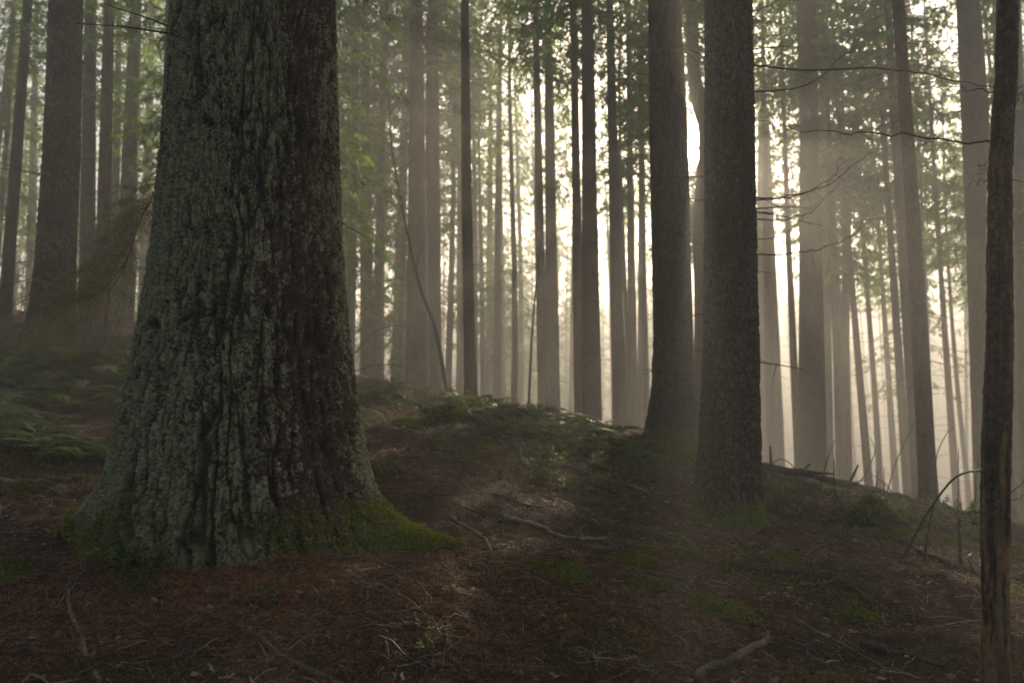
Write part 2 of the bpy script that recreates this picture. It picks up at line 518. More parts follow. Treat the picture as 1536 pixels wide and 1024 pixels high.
LEAFY_TALL = [leafy_mesh('leafy_crown', seed=s + 10, hb=5.7, n=2200, rad=1.5) for s in (1, 2, 3)]

# ------------------------------------------------------------------ trunks
TOP = 21.5      # the canopy closes at this height
def trunk_mesh(name, axis, rad, mat, seg=16, bumps=.03, seed=0, flare=.5, base=0.0, roots=5, col=None):
    """axis: points relative to the tree's base; rad: radius at each; base: ground height in that frame"""
    r = np.random.default_rng(seed)
    axis = np.asarray(axis, float)
    n = len(axis)
    th = np.arange(seg) / seg * 2 * PI
    z = axis[:, 2]
    R = np.repeat(np.asarray(rad, float)[:, None], seg, 1)
    ph = r.uniform(0, 2 * PI, 2)
    lobe = .5 + .5 * np.cos(roots * th + ph[0]) * (.6 + .4 * np.cos(2 * th + ph[1]))
    fl = flare * np.exp(-np.maximum(z - base, 0) / (rad[0] * 1.3))[:, None] * (.55 + .9 * lobe[None])
    R = R * (1 + fl)
    tx, zz = np.broadcast_arrays(th[None], z[:, None])
    rr = rad.mean() if hasattr(rad, 'mean') else 1
    R = R * (1 + bumps * fbm(np.cos(tx) * 1.5 + seed * 3.1, np.sin(tx) * 1.5, zz * .55, 3, seed) + bumps * .8 * vnoise(np.cos(tx) * 4, np.sin(tx) * 4 + seed, zz * 3.0, seed))
    v = np.stack([axis[:, None, 0] + np.cos(tx) * R, axis[:, None, 1] + np.sin(tx) * R, zz], -1).reshape(-1, 3)
    i = np.arange(n - 1)[:, None] * seg
    j = np.arange(seg)[None]
    f = np.stack([i + j, i + (j + 1) % seg, i + seg + (j + 1) % seg, i + seg + j], -1).reshape(-1, 4)
    return mesh(name, v, f, mat, True, col)

def axis_from_pixels(pts, Y, H):
    """pts: (px, py) from the top of the picture down; returns base point and a straight-then-extrapolated axis function"""
    W = np.array([at(px, py, Y) for px, py in pts])[::-1]        # bottom first
    return W

def tree_at(name, label, pts, w, Y, H=24.0, crown=None, mat='bark', group=None, flare=.4, seg=16, seed=0, rows=26, taper=.72, wat=300, cat='tree', cscale=None, bumps=.03, leafy=False):
    """a tree whose trunk passes through picture points pts (top first) at distance Y, w pixels wide at row wat"""
    W = axis_from_pixels(pts, Y, H)
    r_ref = w / FPX * Y / 2 * (1 + 0.0)
    z_ref = at(pts[0][0], wat, Y)[2]
    d0 = unit(W[1] - W[0])
    gx, gy = W[0][0], W[0][1]
    gz = g1(gx, gy)
    # slide along the lowest stretch to the ground
    k = (gz - W[0][2]) / d0[2]
    b = W[0] + d0 * k
    gz = g1(b[0], b[1])
    H = min(H, TOP - gz)
    b = np.array([b[0], b[1], gz])
    dt = unit(W[-1] - W[-2])
    top = W[-1] + dt * max(0.5, (gz + H - W[-1][2]))
    P = [b - d0 * .35, b] + [q for q in W if q[2] > gz + .4] + [top]
    P = np.array(P)
    zz = np.concatenate([[-.35, -.1], np.linspace(0, 1, 7) * 1.2, np.linspace(1.4, H, rows)]) + 0.0
    ax = np.stack([np.interp(zz + gz, P[:, 2], P[:, 0]), np.interp(zz + gz, P[:, 2], P[:, 1]), zz + gz], -1) - b
    hr = max(z_ref - gz, .5)
    rad = r_ref * (1 - taper * np.clip(zz, 0, H) / H) / (1 - taper * hr / H)
    rad = np.maximum(rad, .012)
    t = thing(name, label, cat, b, group)
    obj('trunk', trunk_mesh('trunk', ax, rad, M[mat], seg, bumps, seed, flare, 0.0), t)
    if crown:
        ms = LEAFY if leafy else CROWN[crown]
        o = obj('crown', ms[seed % len(ms)], t)
        tall = unit(P[-1] - b)
        q = Vector((0, 0, 1)).rotation_difference(Vector(tall))
        o.rotation_mode = 'QUATERNION'
        o.rotation_quaternion = q @ Matrix.Rotation(seed * 2.399, 3, 'Z').to_quaternion()
        s = cscale if cscale else H / (9.0 if leafy else 24.0)
        o.scale = (s, s, s)
    return t

# --- the trunks one can follow, with what sets each apart
G1, G2, G3 = 'trees on the slope behind the old tree', 'misty trunks beyond the crest', 'trees beside the leaning trunk'
TREES = [
    # name, label, pts, width, Y, H, crown, mat, group, extras
    ('spruce_tree', 'slim dark trunk leaning at the far edge, outermost of the slope trees', [(42, 0), (10, 430)], 17, 17, 22, 'mid', 'bark_dark', G1),
    ('spruce_tree', 'straight green tinged trunk just behind the stout slope tree', [(136, 0), (130, 470)], 22, 20, 23, 'mid', 'bark_green', G1),
    ('spruce_tree', 'reddish brown trunk between the green tinged trunk and a thin pole', [(164, 0), (152, 480)], 20, 19, 24, 'high', 'bark_red', G1),
    ('spruce_tree', 'thin pole trunk close behind the reddish brown slope trunk', [(179, 0), (170, 480)], 12, 25, 22, 'mid', 'bark', G1),
    ('spruce_tree', 'broad mossy green trunk behind the drooping brown bough', [(204, 0), (186, 480)], 25, 22.5, 24, 'mid', 'bark_green', G1),
    ('spruce_tree', 'pale slender trunk between the mossy green trunk and the old tree', [(229, 0), (214, 480)], 14, 31, 24, 'mid', 'bark_green', G1),
    ('spruce_tree', 'shadowed trunk half hidden by the edge of the old tree', [(256, 0), (246, 480)], 19, 18, 23, 'high', 'bark', G1),
    ('spruce_tree', 'faint grey trunk between the slim leaning trunk and the stout slope tree', [(55, 0), (45, 470)], 12, 30, 24, 'mid', 'bark', G1),
    ('spruce_tree', 'pale blurred trunk beyond the slim leaning edge trunk', [(22, 0), (14, 460)], 15, 34, 24, 'mid', 'bark', G1),

    ('spruce_tree', 'greenish trunk nearest the sunny side of the old tree', [(547, 0), (551, 560)], 17, 27, 25, 'mid', 'bark_green', G2),
    ('spruce_tree', 'thin grey green trunk next to the greenish trunk', [(574, 0), (568, 560)], 12, 33, 24, 'mid', 'bark_green', G2),
    ('spruce_tree', 'broad reddish trunk, the stouter half of a close pair rising behind ferns', [(625, 0), (626, 575)], 28, 22.5, 25, 'high', 'bark_red', G2),
    ('spruce_tree', 'brown trunk standing tight against the broad reddish trunk', [(649, 0), (648, 575)], 24, 24, 25, 'high', 'bark', G2),
    ('spruce_tree', 'slender dark pole tree standing sharp on the ferny crest', [(697, 0), (700, 300), (706, 590)], 16, 14.8, 17, 'high', 'bark_dark', G2),
    ('spruce_tree', 'faint narrow trunk right behind the slender dark pole tree', [(689, 0), (690, 580)], 8, 36, 24, 'mid', 'bark', G2),
    ('spruce_tree', 'blurred twin trunk in green foliage, the thinner one', [(736, 0), (734, 590)], 9, 38, 23, 'mid', 'bark', G2),
    ('spruce_tree', 'blurred twin trunk in green foliage, the thicker one', [(749, 0), (747, 590)], 12, 37, 24, 'mid', 'bark_green', G2),
    ('spruce_tree', 'slim brown trunk close beside a straight partner under the bright gap', [(803, 0), (815, 620)], 13, 22, 24, 'high', 'bark', G2),
    ('spruce_tree', 'straight brown trunk meeting its slim partner low in the mist', [(822, 0), (830, 620)], 17, 23.5, 25, 'high', 'bark', G2),
    ('spruce_tree', 'narrow trunk almost merged with a wide dark brown trunk', [(860, 0), (870, 630)], 14, 21, 24, 'high', 'bark', G2),
    ('spruce_tree', 'wide dark brown trunk standing in the first warm sunbeam', [(881, 0), (888, 630)], 24, 19.5, 25, 'high', 'bark_red', G2),
    ('spruce_tree', 'leaning brown trunk between the wide dark trunk and two sunlit poles', [(914, 0), (930, 640)], 17, 23, 24, 'high', 'bark', G2),
    ('spruce_tree', 'first of two slender poles washed out by the golden beam', [(942, 0), (950, 640)], 11, 29, 24, 'high', 'bark', G2),
    ('spruce_tree', 'slender pole nearest the stout tree in front of the sun, golden at its foot', [(962, 0), (964, 640)], 11, 31, 25, 'high', 'bark', G2),
    ('spruce_tree', 'narrow trunk half hidden by the dark tree beside the sun', [(1037, 0), (1040, 100), (1044, 140), (1052, 168), (1061, 200), (1059, 255), (1051, 330), (1056, 450), (1058, 650)], 26, 21, 24, 'high', 'bark', G2),  # real trunk; bends and width shaped to narrow the sun's gap

    ('spruce_tree', 'thin stem against the white sky beside the dark twiggy tree', [(1143, 0), (1156, 690)], 9, 27, 22, 'tuft', 'bark', G3),
    ('spruce_tree', 'wide pale trunk fading out behind the twiggy dark tree', [(1146, 200), (1153, 690)], 24, 33, 20, 'tuft', 'bark', G3),
    ('spruce_tree', 'leaning whip thin stem crossing the white gap of sky', [(1170, 0), (1182, 350), (1198, 700)], 8, 25, 19, 'tuft', 'bark', G3),
    ('spruce_tree', 'broad misty brown trunk, the widest beyond the fallen log', [(1212, 0), (1219, 710)], 31, 22, 25, 'high', 'bark_red', G3),
    ('spruce_tree', 'narrow upright stem hugging the broad misty brown trunk', [(1197, 0), (1206, 250), (1212, 700)], 10, 23.5, 20, 'tuft', 'bark', G3),
    ('spruce_tree', 'grey slender trunk just past the broad misty brown trunk', [(1236, 100), (1240, 710)], 13, 28, 22, 'high', 'bark', G3),
    ('spruce_tree', 'first of a pair of thin grey poles above the fallen log', [(1240, 100), (1261, 710)], 8, 26, 18, 'high', 'bark', G3),
    ('spruce_tree', 'second of a pair of thin grey poles above the fallen log', [(1266, 300), (1272, 715)], 7, 27, 18, 'high', 'bark', G3),
    ('spruce_tree', 'thin trunk leaning the other way across the grey poles', [(1300, 0), (1272, 300), (1262, 700)], 10, 28, 19, 'high', 'bark_green', G3),
    ('spruce_tree', 'slim leaning trunk midway between grey poles and the dark leaning trunk', [(1312, 0), (1332, 300), (1362, 740)], 9, 24, 20, 'high', 'bark_green', G3),
    ('spruce_tree', 'pale slim trunk shadowing the dark leaning trunk', [(1331, 0), (1352, 350), (1378, 740)], 13, 20, 21, 'high', 'bark', G3),
    ('spruce_tree', 'dark leaning trunk rising just in front of the fallen log', [(1347, 0), (1371, 350), (1394, 762)], 21, 12, 18, 'high', 'bark_dark', G3),
    ('spruce_tree', 'massive hazy trunk behind the peeling snag', [(1452, 0), (1470, 300), (1494, 780)], 42, 17.5, 25, 'high', 'bark', G3),
    ('spruce_tree', 'hazy trunk peeping out at the outer side of the peeling snag', [(1494, 0), (1527, 780)], 17, 22, 24, 'mid', 'bark', G3),
    ('spruce_tree', 'dim trunk at the picture edge past the peeling snag', [(1522, 0), (1548, 780)], 22, 19, 24, 'mid', 'bark', G3),
]
for i, (nm, lab, pts, w, Y, H, cr, mt, grp) in enumerate(TREES):
    tree_at(nm, lab, pts, w, Y, H, cr, mt, grp, seed=i + 1, flare=.75 if w > 50 else .35, seg=40 if w > 40 else 16, rows=60 if w > 40 else 26)

# ------------------------------------------------------------------ trunks with modelled bark
def barked(label, rows, Y, H, seg, nz, cell, depth, cols, seed, roots=(), lichen=0.0, crown='high', moss_h=.4, moss_tufts=0, group=None, taper_top=.06, zfine=None, side=0.0, name='spruce_tree', gap=.22, moss_dir=None, deep=.5):
    """rows: (py, left px, right px) of the trunk's outline from the top of the picture down, at distance Y.
    cell = (width, height) of a bark plate; cols = (furrow, bark, lichen, moss)"""
    rows = sorted(rows, key=lambda q: -q[0])                       # bottom first
    z = np.array([at(768, q[0], Y)[2] for q in rows])
    cx = np.array([at((q[1] + q[2]) / 2, q[0], Y)[0] for q in rows])
    rr = np.array([(q[2] - q[1]) / 2 / FPX * Y for q in rows])
    gx = cx[0]
    gz = g1(gx, Y)
    sl = (cx[-1] - cx[-3]) / (z[-1] - z[-3]) if len(z) > 2 else 0
    H = min(H, TOP - gz)
    ztop = gz + H
    z2 = np.concatenate([[gz - .5], z, [z[-1] + (ztop - z[-1]) * .5, ztop]])
    cx2 = np.concatenate([[cx[0]], cx, [cx[-1] + sl * (ztop - z[-1]) * .3, cx[-1] + sl * (ztop - z[-1]) * .5]])
    rr2 = np.concatenate([[rr[0] * 1.08], rr, [rr[-1] * .62, taper_top]])
    zf = (gz - .3, z[-1] + .5) if zfine is None else zfine
    zz = np.concatenate([np.linspace(zf[0], zf[1], nz), np.linspace(zf[1], ztop, 40)[1:]])
    # more columns towards the viewer (-y)
    t = np.linspace(-1, 1, seg, endpoint=False)
    th = -PI / 2 + PI * (.62 * t + .38 * t ** 3)
    TH, ZZ = np.meshgrid(th, zz)
    R0 = np.interp(ZZ, z2, rr2)
    if len(z) > 3:      # soften the kinks of the interpolation
        ker = np.hanning(max(5, nz // 14) | 1); ker /= ker.sum()
        m = len(ker) // 2
        col = np.interp(zz, z2, rr2); colp = np.pad(col, m, mode='edge')
        R0 = np.repeat(np.convolve(colp, ker, 'valid')[:, None], seg, 1)
        cc = np.interp(zz, z2, cx2); ccp = np.pad(cc, m, mode='edge')
        CX = np.convolve(ccp, ker, 'valid')[:, None]
    else:
        CX = np.interp(zz, z2, cx2)[:, None]
    rad = R0.copy()
    for (t0, wth, A, z0, h) in roots:
        d = (TH - t0 + PI) % (2 * PI) - PI
        z0w = z0 + .03 * vnoise(TH * 5, ZZ * 4, s=seed)
        rad += A * np.exp(-np.maximum(ZZ - z0w, 0) / h) * np.exp(-(d / wth) ** 2)
    rm = rr[len(rr) // 2]
    U = TH * rm
    rad *= 1 + .035 * fbm(np.cos(TH) * 1.6, np.sin(TH) * 1.6, ZZ * .9, 3, seed)
    near = ZZ < zf[1] + .3
    per = max(6, int(round(2 * PI * rm / cell[0])))
    wu = TH / (2 * PI) * per + .45 * fbm(U / cell[0] * .5, ZZ / cell[1] * .9, o=3, s=seed + 1)
    wv = ZZ / cell[1] + .5 * fbm(U / cell[0] * .4, ZZ / cell[1] * .6, o=2, s=seed + 2)
    f1, f2, idp = voro(wu, wv, per, seed)
    e1 = f2 - f1
    plate = sstep(.0, gap, e1)
    k = 2.7
    per2 = int(per * k)
    g1_, g2_, idf = voro(wu * (per2 / per) + .35 * vnoise(U / cell[0] * 3, ZZ / cell[1] * 6, s=seed), wv * k * 1.5, per2, seed + 5)
    flake = sstep(.02, .30, g2_ - g1_)
    grv = np.abs(fbm(U / (cell[0] * 2.6) + 3, ZZ / (cell[1] * 4.2), o=3, s=seed + 61))
    groove = (1 - sstep(.0, .13, grv)) * deep
    plate = plate * (1 - .8 * groove)
    fine = fbm(U / cell[0] * 5.0, ZZ / cell[0] * 4.0, o=3, s=seed + 8)
    if deep >= 1:
        # old bark: long narrow furrows between ridges that break into jagged flakes
        gu, gv = U / .048 + .5 * fbm(U / .08, ZZ / .16, o=4, s=seed + 71), ZZ / .55
        gn = np.abs(vnoise(gu, gv, s=seed + 72) + .45 * vnoise(gu * 2.1, gv * 2.4, s=seed + 73))
        groove = 1 - sstep(.03, .26, gn)
        bil = np.abs(vnoise(U / .021 + .8 * fine, ZZ / .034, s=seed + 74)) + .5 * np.abs(vnoise(U / .010, ZZ / .013, s=seed + 75))
        g1_, g2_, idf = voro(TH / (2 * PI) * int(2 * PI * rm / .022) + .55 * fbm(U / .02, ZZ / .05, o=3, s=seed + 81), ZZ / .062 + .5 * fbm(U / .025, ZZ / .03, o=2, s=seed + 82), int(2 * PI * rm / .022), seed + 83)
        crk = 1 - sstep(.0, .12, g2_ - g1_)
        plate = (1 - .95 * groove) * (1 - .45 * crk)
        flake = sstep(.1, .5, bil)
    hgt = plate * (.72 + .28 * idp) + .28 * flake * (.4 + idf) * plate + .17 * fine - .55 * groove * (deep < 1)
    if deep >= 1:
        hgt = 1.25 * plate + .12 * (bil - .35) * plate + .30 * (idf - .5) * plate + .26 * fine + .12 * fbm(U / .006, ZZ / .008, o=2, s=seed + 90) - .25
    z_up = ZZ - gz
    mossf = sstep(.0, .45, 1 - z_up / moss_h + 1.1 * fbm(U * 2.6, ZZ * 1.8, o=4, s=seed + 11) + .35 * (flake - .5))
    if moss_dir is not None:
        mossf = mossf * moss_dir(TH)
    hgt = hgt * (1 - .55 * mossf) + mossf * (.5 + .25 * fbm(U * 22, ZZ * 22, o=2, s=seed + 3))
    rad += depth * (hgt - .75) * (near | True)
    v = np.stack([CX + np.cos(TH) * rad, Y + np.sin(TH) * rad, ZZ], -1)
    # pigments
    fur, brk, lic, mos = [np.array(q) for q in cols]
    tone = (.7 + .5 * idf + .35 * fine)[..., None]
    col = fur + (brk - fur) * (plate * (.55 + .45 * flake))[..., None]
    col = col * tone
    if lichen:
        sd = -np.cos(TH) * side                                    # the side the lichen favours
        lf = sstep(-.16, .36, lichen - .5 + sd + .85 * fbm(U * 2.6, ZZ * 1.2, o=6, s=seed + 21) + .75 * (idf - .5) + .6 * fine)
        lf = lf * (.08 + .92 * plate) * (.35 + .65 * flake)
        lcol = lic * (.72 + .6 * idf + .5 * np.maximum(fine, 0))[..., None]
        # small rosettes of paler lichen
        p1, p2, pid = voro(U / .05, ZZ / .05, None, seed + 31)
        ros = (sstep(.0, .12, .30 * (pid > .86) + .12 * fine + .10 * vnoise(U * 90, ZZ * 90, s=seed + 40) - p1) * (lichen > .5))[..., None]
        col = col * (1 - lf[..., None]) + lcol * lf[..., None]
        col = col * (1 - .6 * ros * plate[..., None]) + .6 * ros * plate[..., None] * np.array([.20, .215, .155])
    mcol = mos * (.7 + .7 * (fine * .5 + .5))[..., None]
    col = col * (1 - mossf[..., None]) + mcol * mossf[..., None]
    b = np.array([cx[0], Y, gz])
    t_ = thing(name, label, 'tree', b, group)
    i = np.arange(len(zz) - 1)[:, None] * seg
    j = np.arange(seg)[None]
    f = np.stack([i + j, i + (j + 1) % seg, i + seg + (j + 1) % seg, i + seg + j], -1).reshape(-1, 4)
    vv = (v - b).reshape(-1, 3)
    obj('trunk', mesh('trunk', vv, f, M['old_bark'], True, np.clip(col, .004, 1).reshape(-1, 3)), t_)
    if crown:
        o = obj('crown', CROWN[crown][seed % 3], t_)
        o.rotation_euler = (0, 0, seed * 1.7)
        o.scale = (H / 24,) * 3
        o.location = (sl * (H * .35), 0, 0)
    if moss_tufts:
        r = np.random.default_rng(seed)
        du = np.roll(v, -1, 1) - v
        dz = np.gradient(v, axis=0)
        nrm = unit(np.cross(du, dz)).reshape(-1, 3)
        wgt = (mossf ** 2.5 * (np.sin(TH) < .35) * (ZZ > gz - .25)).ravel()
        area = np.linalg.norm(np.cross(du, dz), axis=-1).ravel()
        wgt = wgt * area
        k = r.choice(len(wgt), moss_tufts, p=wgt / wgt.sum())
        n = nrm[k]
        D = unit(n * .8 + r.normal(0, .55, n.shape) + np.array([0, 0, .15]))
        W = unit(np.cross(D, r.normal(0, 1, n.shape)))
        s = r.uniform(.5, 1.4, len(k))
        q, qf = quads_at(vv[k] + r.normal(0, .003, n.shape) - n * .003, D, W, .014 * s, .0055 * s)
        tc = np.array([.165, .185, .034]) * r.uniform(.55, 1.7, (len(k), 1)) * np.stack([r.uniform(.8, 1.35, len(k)), np.ones(len(k)), r.uniform(.6, 1.2, len(k))], -1)
        o = obj('moss', mesh('moss', q, qf, M['moss'], False, np.repeat(tc, 4, 0)), t_)
        o['label'] = 'green moss cushion coating the root flare'
    return t_

def branches(t, lst, group=None, name='branch', r0=.010, mat='twig', col=(.042, .034, .028)):
    """each list: (px, py, Y) points from the trunk outwards; each becomes one branch of tree t"""
    r = np.random.default_rng(int(abs(t.location.x) * 100))
    L0 = np.array(t.location)
    for q in lst:
        P = np.array([at(*a) for a in q]) - L0
        p = smooth_path(P, 6 * len(P)) if len(P) > 2 else np.linspace(P[0], P[1], 6)
        p[1:] += r.normal(0, .004, p[1:].shape) + .05 * np.stack([fbm(np.linspace(0, len(p) * .35, len(p)) + 7.7 * a_ + q[0][1], np.zeros(len(p)), o=3) for a_ in range(3)], -1)[1:] * np.linspace(0, 1, len(p))[1:, None]
        g = Geo()
        k = len(q)
        ln = np.linalg.norm(P[-1] - P[0])
        rr = r0 * .8 * min(1.4, .5 + ln * .5)
        g.add(*tube(p, np.linspace(rr, rr * .22, len(p)), 6), col)
        for s in range(int(ln * 5)):                              # side twiglets belong to the branch
            i = r.integers(len(p) // 4, len(p) - 1)
            d = unit(p[i + 1] - p[i]) if i + 1 < len(p) else unit(p[i] - p[i - 1])
            e = p[i] + (d * r.uniform(.3, 1) + r.normal(0, .5, 3)) * r.uniform(.05, .22)
            g.add(*tube(np.stack([p[i], (p[i] + e) / 2 + r.normal(0, .01, 3), e]), [rr * .35, rr * .25, rr * .12], 4), col)
        obj(name, g.mesh(name, M[mat]), t)

def _old_moss(t):
    g = lambda a, w: np.exp(-(((t - a + PI) % (2 * PI) - PI) / w) ** 2)
    return np.clip(.12 + g(-.12, .42) + .9 * g(PI, .45) + .55 * g(-2.35, .35) + .35 * g(-1.0, .3), 0, 1)

OLD = barked('huge old tree with deeply furrowed lichen bark and mossy spreading roots',
    [(0, 265, 503), (200, 252, 507), (400, 236, 513), (500, 222, 520), (600, 205, 530), (700, 185, 545), (770, 172, 556), (840, 178, 566)],
    4.7, 26, 740, 1000, (.040, .26), .040, ((.014, .009, .007), (.085, .050, .036), (.205, .205, .122), (.085, .098, .022)), 3,
    roots=[(-.12, .22, .50, .72, .13), (-.5, .25, .12, .66, .12), (PI + .12, .30, .20, .86, .10), (-2.45, .35, .07, .72, .12), (-1.45, .30, .05, .60, .10), (-.75, .3, .09, .62, .12), (1.3, .4, .25, .9, .2), (2.3, .3, .2, .95, .2)],
    lichen=.60, side=.34, crown='high', moss_h=.26, moss_tufts=60000, gap=.19, moss_dir=_old_moss, deep=1.0)
OLD['group'] = ''
del OLD['group']

TWIGGY = barked('dark scaly trunk with bare side twigs and mossy foot beside the sun',
    [(0, 1056, 1128), (250, 1058, 1132), (500, 1056, 1136), (640, 1051, 1138), (700, 1047, 1139), (760, 1040, 1141), (800, 1034, 1144)],
    7.7, 25, 240, 420, (.060, .10), .024, ((.012, .009, .007), (.036, .027, .021), (.075, .078, .055), (.085, .098, .022)), 12,
    roots=[(PI, .5, .10, .50, .10), (-.3, .3, .07, .44, .08), (-1.6, .4, .07, .46, .1), (-2.4, .3, .06, .45, .1)], lichen=.42, side=.1, moss_h=.36, moss_tufts=6000)
_y = 7.62
branches(TWIGGY, [
    [(1130, 98, 7.6), (1190, 104, 7.4), (1330, 105, 7.0), (1420, 118, 6.7), (1500, 137, 6.4), (1560, 139, 6.2)],
    [(1130, 297, _y), (1170, 296, 7.5), (1230, 283, 7.3), (1280, 250, 7.1), (1322, 212, 7.0)],
    [(1130, 301, _y), (1200, 292, 7.7), (1245, 268, 7.8), (1277, 238, 7.9)],
    [(1131, 329, _y), (1180, 329, 7.5), (1220, 313, 7.4), (1262, 270, 7.3)],
    [(1131, 319, _y), (1172, 315, 7.8), (1208, 300, 8.0)],
    [(1124, 357, _y), (1165, 356, 7.4), (1207, 331, 7.3)],
    [(1131, 382, _y), (1180, 381, 7.4), (1225, 374, 7.2), (1270, 358, 7.1), (1297, 338, 7.0)],
    [(1133, 409, _y), (1167, 409, 7.6)],
    [(1128, 138, _y), (1200, 132, 7.7), (1245, 105, 7.8), (1290, 62, 7.9)],
    [(1126, 20, _y), (1160, 5, 7.6), (1190, -30, 7.5)],
    [(1061, 88, _y), (1024, 70, 7.5), (1000, 62, 7.4)],
    [(1062, 302, _y), (1024, 297, 7.5), (1000, 292, 7.5)],
    [(1062, 373, _y), (1036, 360, 7.5)],
    [(1056, 530, _y), (1034, 517, 7.6)],
    [(1133, 455, _y), (1140, 455, 7.6)],
    [(1136, 532, _y), (1144, 527, 7.6)],
])
STOUT = barked('stout dark trunk with swollen foot partly covering the sun, on the crest',
    [(0, 971, 1021), (200, 974, 1032), (256, 975, 1033), (500, 981, 1038), (580, 977, 1040), (630, 971, 1044), (665, 964, 1050)],
    11.3, 25, 130, 260, (.07, .12), .022, ((.014, .010, .008), (.040, .030, .024), (.06, .06, .045), (.06, .07, .018)), 15,
    roots=[(PI, .4, .06, 1.22, .1), (0, .4, .06, 1.22, .1)], lichen=.36, moss_h=.3)
branches(STOUT, [
    [(975, 112, 11.2), (930, 110, 11.1), (900, 108, 11.0)],
    [(975, 92, 11.2), (935, 75, 11.1), (915, 58, 11.0)],
    [(980, 298, 11.2), (958, 288, 11.1)],
    [(1018, 60, 11.2), (1040, 90, 11.1), (1062, 85, 11.0)],
    [(985, 170, 11.1), (1000, 190, 10.9), (1024, 200, 10.8)],
], r0=.012)
SLOPE = barked('stout dark brown trunk with flared foot among ferns, thickest on the left slope',
    [(0, 75, 123), (128, 71, 121), (256, 65, 117), (400, 55, 110), (460, 48, 110), (520, 36, 112)],
    11.9, 24, 140, 280, (.07, .12), .022, ((.014, .010, .008), (.044, .033, .026), (.085, .088, .060), (.075, .088, .022)), 18,
    roots=[(PI, .5, .12, 2.7, .15), (-.2, .4, .06, 2.65, .1)], lichen=.44, moss_h=.45, group=G1)
branches(SLOPE, [[(118, 90, 11.8), (150, 120, 11.5), (168, 150, 11.4)], [(112, 300, 11.8), (128, 318, 11.6)]], r0=.012)

